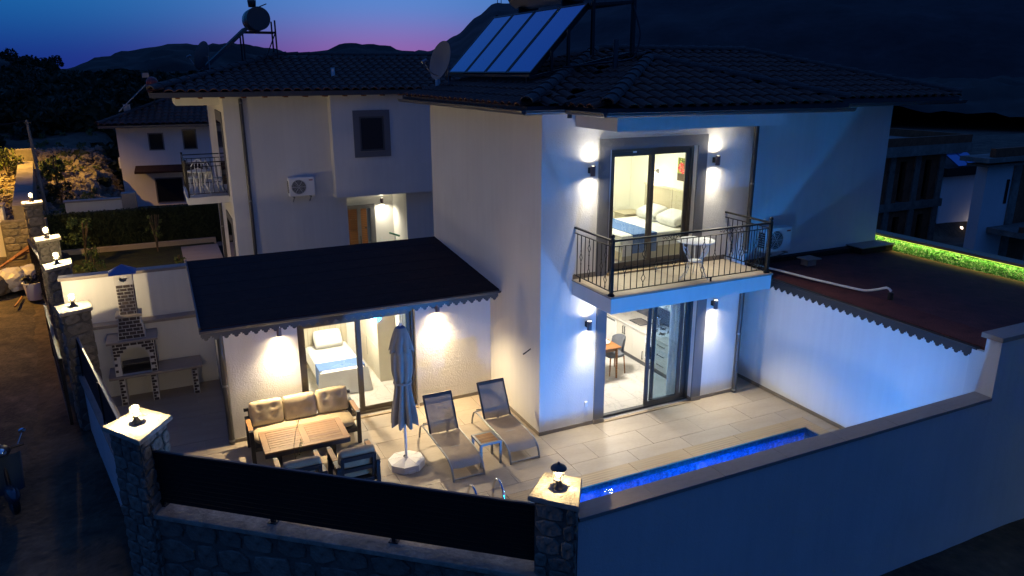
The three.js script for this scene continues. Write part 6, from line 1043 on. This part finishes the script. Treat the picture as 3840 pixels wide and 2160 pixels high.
// ---------------------------------------------------------------- roof equipment
{
  const s = thing('solar_collector', 'four blue solar water panels on a black frame on villa roof', 'solar panel');
  const b0 = [0.45, 6.68], t0 = [1.66, 7.94], z0 = -5.62, n = 4, w = 1.075, ang = Math.atan2(t0[1] - b0[1], t0[0] - b0[0]), L = Math.hypot(t0[0] - b0[0], t0[1] - b0[1]);
  for (let k = 0; k < n; k++) {
    const put = (g) => { const q = merge(g); q.rotateZ(ang); q.translate(b0[0], b0[1], z0 + w * k); return q; };
    const p = part('panel', put([box(0, L, -0.09, -0.012, 0.01, w - 0.02)]), M.iron, s);
    part('frame', put([box(0, 0.035, -0.012, 0.005, 0.01, w - 0.02), box(L - 0.035, L, -0.012, 0.005, 0.01, w - 0.02), box(0.035, L - 0.035, -0.012, 0.005, 0.01, 0.05), box(0.035, L - 0.035, -0.012, 0.005, w - 0.06, w - 0.02)]), M.iron, p);
    part('glass', put([box(0.035, L - 0.035, -0.011, -0.004, 0.05, w - 0.06)]), M.panel, p);
  }
  part('stand', [bar([1.72, 7.0, -1.25], [1.72, 7.98, -1.25], 0.06), bar([2.62, 7.0, -1.25], [2.62, 8.6, -1.25], 0.07), bar([1.72, 7.0, -5.6], [1.72, 7.98, -5.6], 0.06), bar([2.62, 7.0, -5.6], [2.62, 8.6, -5.6], 0.07), bar([1.2, 6.7, -1.25], [1.2, 7.45, -1.25], 0.05), bar([0.85, 6.66, -1.25], [0.85, 7.08, -1.25], 0.045), bar([0.4, 6.6, -1.25], [2.65, 7.06, -1.25], 0.05), bar([0.4, 6.6, -5.6], [2.65, 7.06, -5.6], 0.05), bar([2.62, 7.98, -5.6], [2.62, 7.98, -1.25], 0.06), bar([1.66, 7.9, -1.25], [2.62, 7.98, -1.25], 0.05), bar([0.42, 6.63, -5.6], [0.42, 6.63, -1.25], 0.05), bar([0.42, 6.3, -1.4], [0.42, 6.63, -1.4], 0.04), bar([0.42, 6.3, -3.0], [0.42, 6.63, -3.0], 0.04), bar([0.42, 6.3, -5.4], [0.42, 6.63, -5.4], 0.04)], M.black, s);
  part('hose', tube([[2.6, 7.9, -1.22], [2.62, 7.4, -1.0], [2.45, 6.95, -0.95], [1.7, 6.85, -1.0], [1.0, 6.78, -1.1]], 0.018, 40, 6), M.black, s);
  const k = thing('water_tank', 'horizontal cylindrical water tank above the villa solar panels', 'tank'); part('body', uvm(new THREE.CapsuleGeometry(0.36, 2.6, 8, 28).rotateX(Math.PI / 2).translate(2.1, 8.42, -3.7)), M.tank, k); part('support', [bar([2.1, 7.98, -4.7], [2.1, 8.1, -4.7], 0.5, 0.05), bar([2.1, 7.98, -2.7], [2.1, 8.1, -2.7], 0.5, 0.05)], M.black, k);
  one('vent_stack', 'short dark vent pipe standing on villa roof', 'pipe', rod([2.05, 6.6, -0.95], [2.05, 7.28, -0.95], 0.05, 0.05, 12), M.gutter); one('vent_stack', 'short pale vent pipe below the villa solar panels', 'pipe', rod([0.05, 6.22, -5.2], [0.05, 6.62, -5.2], 0.055, 0.055, 12), M.plastic);
}
function dish(label, at, turn, tilt, s = 1) {
  const d = thing('satellite_dish', label, 'satellite dish', { at, turn, group: 'satellite dishes' });
  const g = lathe(Array.from({ length: 8 }, (_, i) => [0.42 * s * i / 7, 0.09 * s * Math.pow(i / 7, 2)]).concat([[0.42 * s, 0.10 * s], [0.2 * s, 0.025 * s], [0, 0.01]]), 32); g.rotateX(Math.PI / 2 - tilt);
  part('reflector', mv(g, 0, 0.42 * s, 0), mat([0.14, 0.15, 0.16], 0.6, { side: THREE.DoubleSide }), d); part('feed_arm', tube([[0, 0.08 * s, 0.05], [0, 0.2 * s, 0.35 * s], [0, 0.42 * s, 0.5 * s]], 0.014, 12, 6), M.grey, d); part('receiver', rod([0, 0.40 * s, 0.54 * s], [0, 0.45 * s, 0.42 * s], 0.035), M.grey, d); part('mast', [rod([0, -0.25, -0.12], [0, 0.42 * s, -0.10], 0.022), rod([0, 0.42 * s, -0.10], [0, 0.42 * s, 0.0], 0.02)], M.grey, d); return d;
}
dish('grey satellite dish in front of the villa solar panels', [-0.02, 6.50, -4.6], -1.4, 0.28); dish('satellite dish seen edge-on on neighbouring roof', [-4.3, 6.72, -13.0], -2.1, 0.3);
{
  const k = thing('water_heater', 'black water tank on a tall stand with sloping solar collector', 'water heater', { at: [-2.7, 6.85, -13.9] });
  const x0 = -0.42, x1 = 0.55, y = 1.02; for (const [x, z] of [[x0, -0.35], [x0, 0.35], [x1, -0.35], [x1, 0.35]]) part('leg', bar([x, 0.0, z], [x, y + (x > 0 ? 0.35 : 0), z], 0.045), M.black, k);
  part('shelf', [bar([x0, y, -0.35], [x1, y, -0.35], 0.045), bar([x0, y, 0.35], [x1, y, 0.35], 0.045), bar([x0, y, -0.35], [x0, y, 0.35], 0.045), bar([x1, y, -0.35], [x1, y, 0.35], 0.045), bar([x1, y, 0.35], [x0 + 0.5, 0.0, 0.35], 0.03)], M.black, k);
  part('tank', uvm(new THREE.CylinderGeometry(0.34, 0.34, 1.15, 32).rotateX(Math.PI / 2).translate(0.06, y + 0.38, 0)), mat([0.05, 0.05, 0.055], 0.5), k); part('band', uvm(new THREE.CylinderGeometry(0.345, 0.345, 0.5, 32).rotateX(Math.PI / 2).translate(0.06, y + 0.38, -0.4)), M.tank, k);
  part('cistern', lathe([[0, 0], [0.11, 0], [0.13, 0.2], [0, 0.2]], 20).translate(-0.05, y + 0.72, 0.2), M.black, k); part('antenna', rod([0.02, y + 0.9, 0.1], [0.02, y + 1.3, 0.1], 0.02), M.black, k); part('bracket', bar([0.12, y + 0.72, 0.3], [0.36, y + 0.82, 0.3], 0.03), M.black, k);
  part('collector', [bar([-1.62, -0.05, -0.35], [-0.3, y + 0.1, -0.35], 0.05, 0.10), bar([-1.62, -0.05, 0.55], [-0.3, y + 0.1, 0.55], 0.05, 0.10), ...Array.from({ length: 9 }, (_, i) => rod([-1.6, -0.02, -0.27 + 0.09 * i], [-0.3, y + 0.12, -0.27 + 0.09 * i], 0.028, 0.028, 8))], M.gutter, k); part('base_bar', [bar([-1.65, -0.06, 0.5], [0.6, 0.02, 0.5], 0.05)], M.black, k);
}
// ---------------------------------------------------------------- farther house on the left
{
  const h = thing('far_house', 'dim white house with two small dark windows beyond the leaf fence', 'house', { at: [-7.65, -0.35, -33.6], turn: -0.12 });
  part('wall', box(0, 9, 0, 4.3, -7, 0), M.wallFine, h);
  for (const [x0, x1, y0, y1] of [[1.55, 2.2, 3.05, 3.85], [3.25, 3.85, 3.05, 4.0], [1.6, 2.9, 0.2, 1.45]]) { const w = part('window', box(x0 - 0.06, x1 + 0.06, y0 - 0.06, y1 + 0.06, 0, 0.03), M.trim, h); part('pane', box(x0, x1, y0, y1, 0.0305, 0.035), M.darkGlass, w); }
  part('canopy', [facePrism([[[0.7, 1.95, 0.75], [4.4, 1.95, 0.75], [4.4, 2.2, 0.0], [0.7, 2.2, 0.0]]], 0.1)], M.shingle, h);
  const ey = 4.38, ry = 5.75, rf = part('roof', facePrism([[[-0.7, ey, 0.6], [9.7, ey, 0.6], [6, ry, -3.5], [3.2, ry, -3.5]], [[-0.7, ey, -7.6], [-0.7, ey, 0.6], [3.2, ry, -3.5]], [[9.7, ey, 0.6], [9.7, ey, -7.6], [6, ry, -3.5]], [[9.7, ey, -7.6], [-0.7, ey, -7.6], [3.2, ry, -3.5], [6, ry, -3.5]]], 0.06), M.deck, h);
  const sl = (ry - ey) / 4.1; layTiles([{ poly: [[-0.7, 0.62], [7.2, 0.62], [6, -3.5], [3.2, -3.5]], down: [0, 1], y: (x, z) => ey + sl * (0.6 - z) }, { poly: [[-0.72, -7.6], [-0.72, 0.6], [3.2, -3.5]], down: [-1, 0], y: (x) => ey + (ry - ey) / 3.9 * (x + 0.7) }], [[[-0.7, ey, 0.6], [3.2, ry, -3.5]]], rf, { pitch: 0.33, course: 0.44, scale: 1.2 });
  part('gutter', bar([-0.7, ey - 0.08, 0.64], [9.7, ey - 0.08, 0.64], 0.1, 0.13), M.gutter, rf); part('chimney', box(0.35, 0.65, 4.6, 5.35, -1.5, -1.2), M.wallFine, rf);
  const c = thing('water_heater', 'small solar water heater with reddish tank on the far house', 'water heater', { at: [-7.4, 4.3, -34.8] }); part('collector', [...Array.from({ length: 5 }, (_, i) => bar([0, 0.35, -0.4 + 0.2 * i], [1.5, 1.75, -0.4 + 0.2 * i], 0.15, 0.05))], M.grey, c); part('tank', uvm(new THREE.CapsuleGeometry(0.3, 0.9, 6, 20).rotateX(Math.PI / 2).translate(1.8, 1.85, 0)), mat([0.22, 0.05, 0.045], 0.5), c); part('stand', [bar([1.8, 0.3, -0.4], [1.8, 1.6, -0.4], 0.06), bar([1.8, 0.3, 0.4], [1.8, 1.6, 0.4], 0.06)], M.black, c); part('cistern', box(1.35, 1.7, 2.1, 2.35, -0.2, 0.2), M.grey, c);
  airUnit('small air conditioner on left side of the far house', [-7.45, 1.7, -34.4], -Math.PI / 2);
}
// ---------------------------------------------------------------- unfinished buildings and houses at the right, in the dark
{
  const h = thing('unfinished_building', 'unfinished concrete frame and brick building right of the villa', 'building', { at: [0, 0, -13] });
  const cols = [20.3, 22.1, 23.9, 25.7, 27.5, 29.3];
  for (const [y0, y1, yt] of [[-2.5, 0.06, 0.45], [0.45, 2.77, 3.25]]) {
    part('slab', box(19.9, yt > 3 ? 30.9 : 29.85, y1, yt, -7, yt > 3 ? 0.5 : 0.08), M.concrete, h);
    for (const x of cols) part('column', box(x - 0.02, x + 0.36, y0 + 0.001, y1 - 0.001, -0.36, 0.05), M.concrete, h);
    cols.forEach((x, k) => { const a = x + 0.365, b = (cols[k + 1] || 29.78) - 0.025; if (b - a < 0.3) { part('brick_infill', box(a, b, y0, y1 - 0.002, -0.22, -0.03), M.clay, h); return; } const o0 = lerp(a, b, 0.30), o1 = lerp(a, b, 0.62); part('brick_infill', box(a, o0, y0, y1 - 0.002, -0.22, -0.03), M.clay, h); part('brick_infill', box(o1, b, y0, y1 - 0.002, -0.22, -0.03), M.clay, h); part('lintel', box(o0 + 0.001, o1 - 0.001, y1 - 0.32, y1 - 0.002, -0.22, -0.03), M.clay, h); });
    part('back_wall', box(19.95, 29.8, y0, y1, -6.95, -6.75), M.clay, h); part('side_wall', box(29.6, 29.8, y0, y1, -6.7, -0.37), M.clay, h); part('side_wall', box(19.95, 20.15, y0, y1, -6.7, -0.37), M.clay, h);
  }
  part('parapet', box(20, 30.8, 3.252, 3.64, 0.28, 0.48), M.clay, h); part('parapet', box(30.6, 30.8, 3.252, 3.64, -7, 0.275), M.clay, h);
  const g = thing('unfinished_building', 'unfinished building with brick parapet and pale corner wall at right edge', 'building', { at: [0, 0, -9] });
  part('wall', box(26.8, 28.64, -2.5, 2.70, -0.5, 0), M.wallFine, g, 'pale rendered corner wall'); part('window', box(28.30, 28.50, 0.9, 2.0, 0, 0.02), M.darkGlass, g);
  part('slab', box(25.67, 36, 2.92, 3.12, -0.6, 0.7), M.concrete, g); part('slab', box(26.05, 28.6, 2.70, 2.80, -0.5, 0.5), M.concrete, g); part('parapet', box(26.2, 36, 3.122, 3.50, 0.35, 0.6), M.clay, g);
  for (const x of [28.645, 32.0]) part('column', box(x, x + 0.55, -2.5, 2.918, -0.5, 0.06), M.concrete, g); part('brick_infill', box(29.2, 32, -2.5, 2.9, -0.3, -0.05), M.clay, g); part('brick_infill', box(32.56, 36, -2.5, 2.9, -0.3, -0.05), M.clay, g);
  part('low_slab', box(27.45, 36, -0.34, -0.10, 0.001, 1.6), M.concrete, g); part('low_parapet', box(27.5, 36, -0.098, 0.14, 1.35, 1.55), M.clay, g); part('low_column', box(28.66, 29.1, -2.6, -0.342, 1.1, 1.5), M.concrete, g);
}
{
  const h = thing('solar_house', 'dim house with two solar panels between the unfinished buildings', 'house', { at: [39.9, -6.5, -20] }); part('wall', box(0.2, 6, 0, 6.6, -5, 0), M.wallFine, h); part('eave', box(-0.3, 6.5, 6.6, 7.15, -5.4, 0.5), M.shingle, h); for (let k = 0; k < 2; k++) part('solar_panel', merge([box(0.7 + 1.15 * k, 1.75 + 1.15 * k, 0, 1.5, 0, 0.08)]).rotateX(-1.0).translate(0, 7.2, 0.5), M.panel, h); part('water_tank', uvm(new THREE.CapsuleGeometry(0.32, 1.5, 6, 20).rotateZ(Math.PI / 2).translate(1.8, 8.2, -0.8)), M.tank, h);
  const p2 = thing('yard_wall', 'low dark yard wall with small garden lights far right', 'wall', { at: [38, -7.6, -19] }); part('wall', box(0, 9, 0, 3.3, -0.2, 0), M.wallOuter, p2);
  [[42.3, -3.5, -19.7], [43.9, -3.35, -19.6], [43.9, -3.85, -19.6]].forEach((at, k) => { const l = thing('garden_light', ['small white garden light farthest left in the dark yard', 'small garden light above its twin in dark yard', 'small garden light below its twin in dark yard'][k], 'lamp', { at, group: 'yard lights' }); part('bulb', ball(0, 0, 0, 0.12), glow([1, 0.8, 0.62], 3), l); part('post', rod([0, -1.5, 0], [0, -0.12, 0], 0.04), M.black, l); point(l, 0, 0, 0, [1, 0.8, 0.6], 1.0); });
}
// far lights on the mountain flank, and masts on its summit
[[55.21, -2.0, 'yellow light of a far house on the dark slope', [1, 0.7, 0.1], 8], [55.95, -1.82, 'faint red light on the dark slope', [0.9, 0.15, 0.05], 1.5], [56.49, -1.61, 'lone white light highest on the dark slope', [0.9, 0.95, 1], 5]].forEach(([a, e, label, c, k]) => { const r = 420, l = thing('distant_light', label, 'light', { at: [-6 + r * Math.sin(a * R), 6.73 + r * Math.tan(e * R), 11.36 - r * Math.cos(a * R)] }); part('bulb', ball(0, 0, 0, 0.35, 8, 6), glow(c, k), l); part('pole', rod([0, -7, 0], [0, -0.3, 0], 0.08), M.black, l); });
for (const [a, label] of [[24.55, 'left mast on the mountain summit'], [24.82, 'right mast on the mountain summit']]) { const r = 1690; one('summit_mast', label + ' against sunset sky', 'mast', rod([0, 0, 0], [0, 26, 0], 1.0, 0.5, 6), M.black, { at: [-6 + r * Math.sin(a * R), 6.73 + r * Math.tan(4.5 * R) - 4, 11.36 - r * Math.cos(a * R)] }); }
// ---------------------------------------------------------------- scooter parked on the lane
{
  const s = thing('motor_scooter', 'dark motor scooter parked at left edge of the lane', 'scooter', { at: [-8.98, groundY(-9, -2.6) + 0.06, -2.35], turn: 0.35 });
  const paint = mat([0.02, 0.035, 0.05], 0.25, { clearcoat: 1 });      // front wheel towards +z
  for (const z of [0.62, -0.62]) { const w = part('wheel', uvm(new THREE.TorusGeometry(0.19, 0.055, 10, 28).rotateY(Math.PI / 2).translate(0, 0.245, z)), M.black, s); part('rim', [uvm(new THREE.CylinderGeometry(0.13, 0.13, 0.05, 20).rotateZ(Math.PI / 2).translate(0, 0.245, z))], M.grey, w); }
  const bulge = (list) => list.map(([x, y, z, a, b, c]) => uvm(new THREE.SphereGeometry(1, 20, 14).scale(a, b, c).translate(x, y, z)));
  part('body', [...bulge([[-0.13, 0.50, -0.50, 0.13, 0.20, 0.38], [0.13, 0.50, -0.50, 0.13, 0.20, 0.38], [0, 0.55, -0.5, 0.17, 0.22, 0.42]]), rbox(-0.2, 0.2, 0.26, 0.32, -0.2, 0.36, 0.03, 2)], paint, s);
  const sh = new THREE.CylinderGeometry(0.3, 0.24, 0.62, 24, 4, true, -1.2, 2.4); sh.scale(1, 1, 0.55); sh.rotateX(-0.22); sh.translate(0, 0.62, 0.34); part('leg_shield', uvm(sh), mat([0.02, 0.035, 0.05], 0.25, { clearcoat: 1, side: THREE.DoubleSide }), s);
  part('front_fender', bulge([[0, 0.36, 0.62, 0.11, 0.15, 0.26]]), paint, s); part('fork', rod([0, 0.25, 0.6], [0, 1.0, 0.36], 0.035), M.iron, s);
  part('handlebar', [rod([-0.34, 1.04, 0.34], [0.34, 1.04, 0.34], 0.025), ...bulge([[0, 1.04, 0.38, 0.15, 0.10, 0.13]])], M.black, s); part('headlight', uvm(new THREE.SphereGeometry(0.075, 16, 10).translate(0, 1.05, 0.47)), M.chrome, s);
  for (const x of [-0.36, 0.36]) part('mirror', [rod([x * 0.7, 1.05, 0.34], [x, 1.24, 0.30], 0.008), uvm(new THREE.SphereGeometry(0.055, 12, 8).scale(1, 0.8, 0.3).translate(x, 1.26, 0.30))], M.chrome, s);
  part('seat', bulge([[0, 0.78, -0.40, 0.16, 0.075, 0.36]]), M.black, s); part('helmet_box', rbox(-0.17, 0.17, 0.82, 1.06, -0.98, -0.70, 0.06, 4), M.black, s);
}
renderer.render(scene, camera);
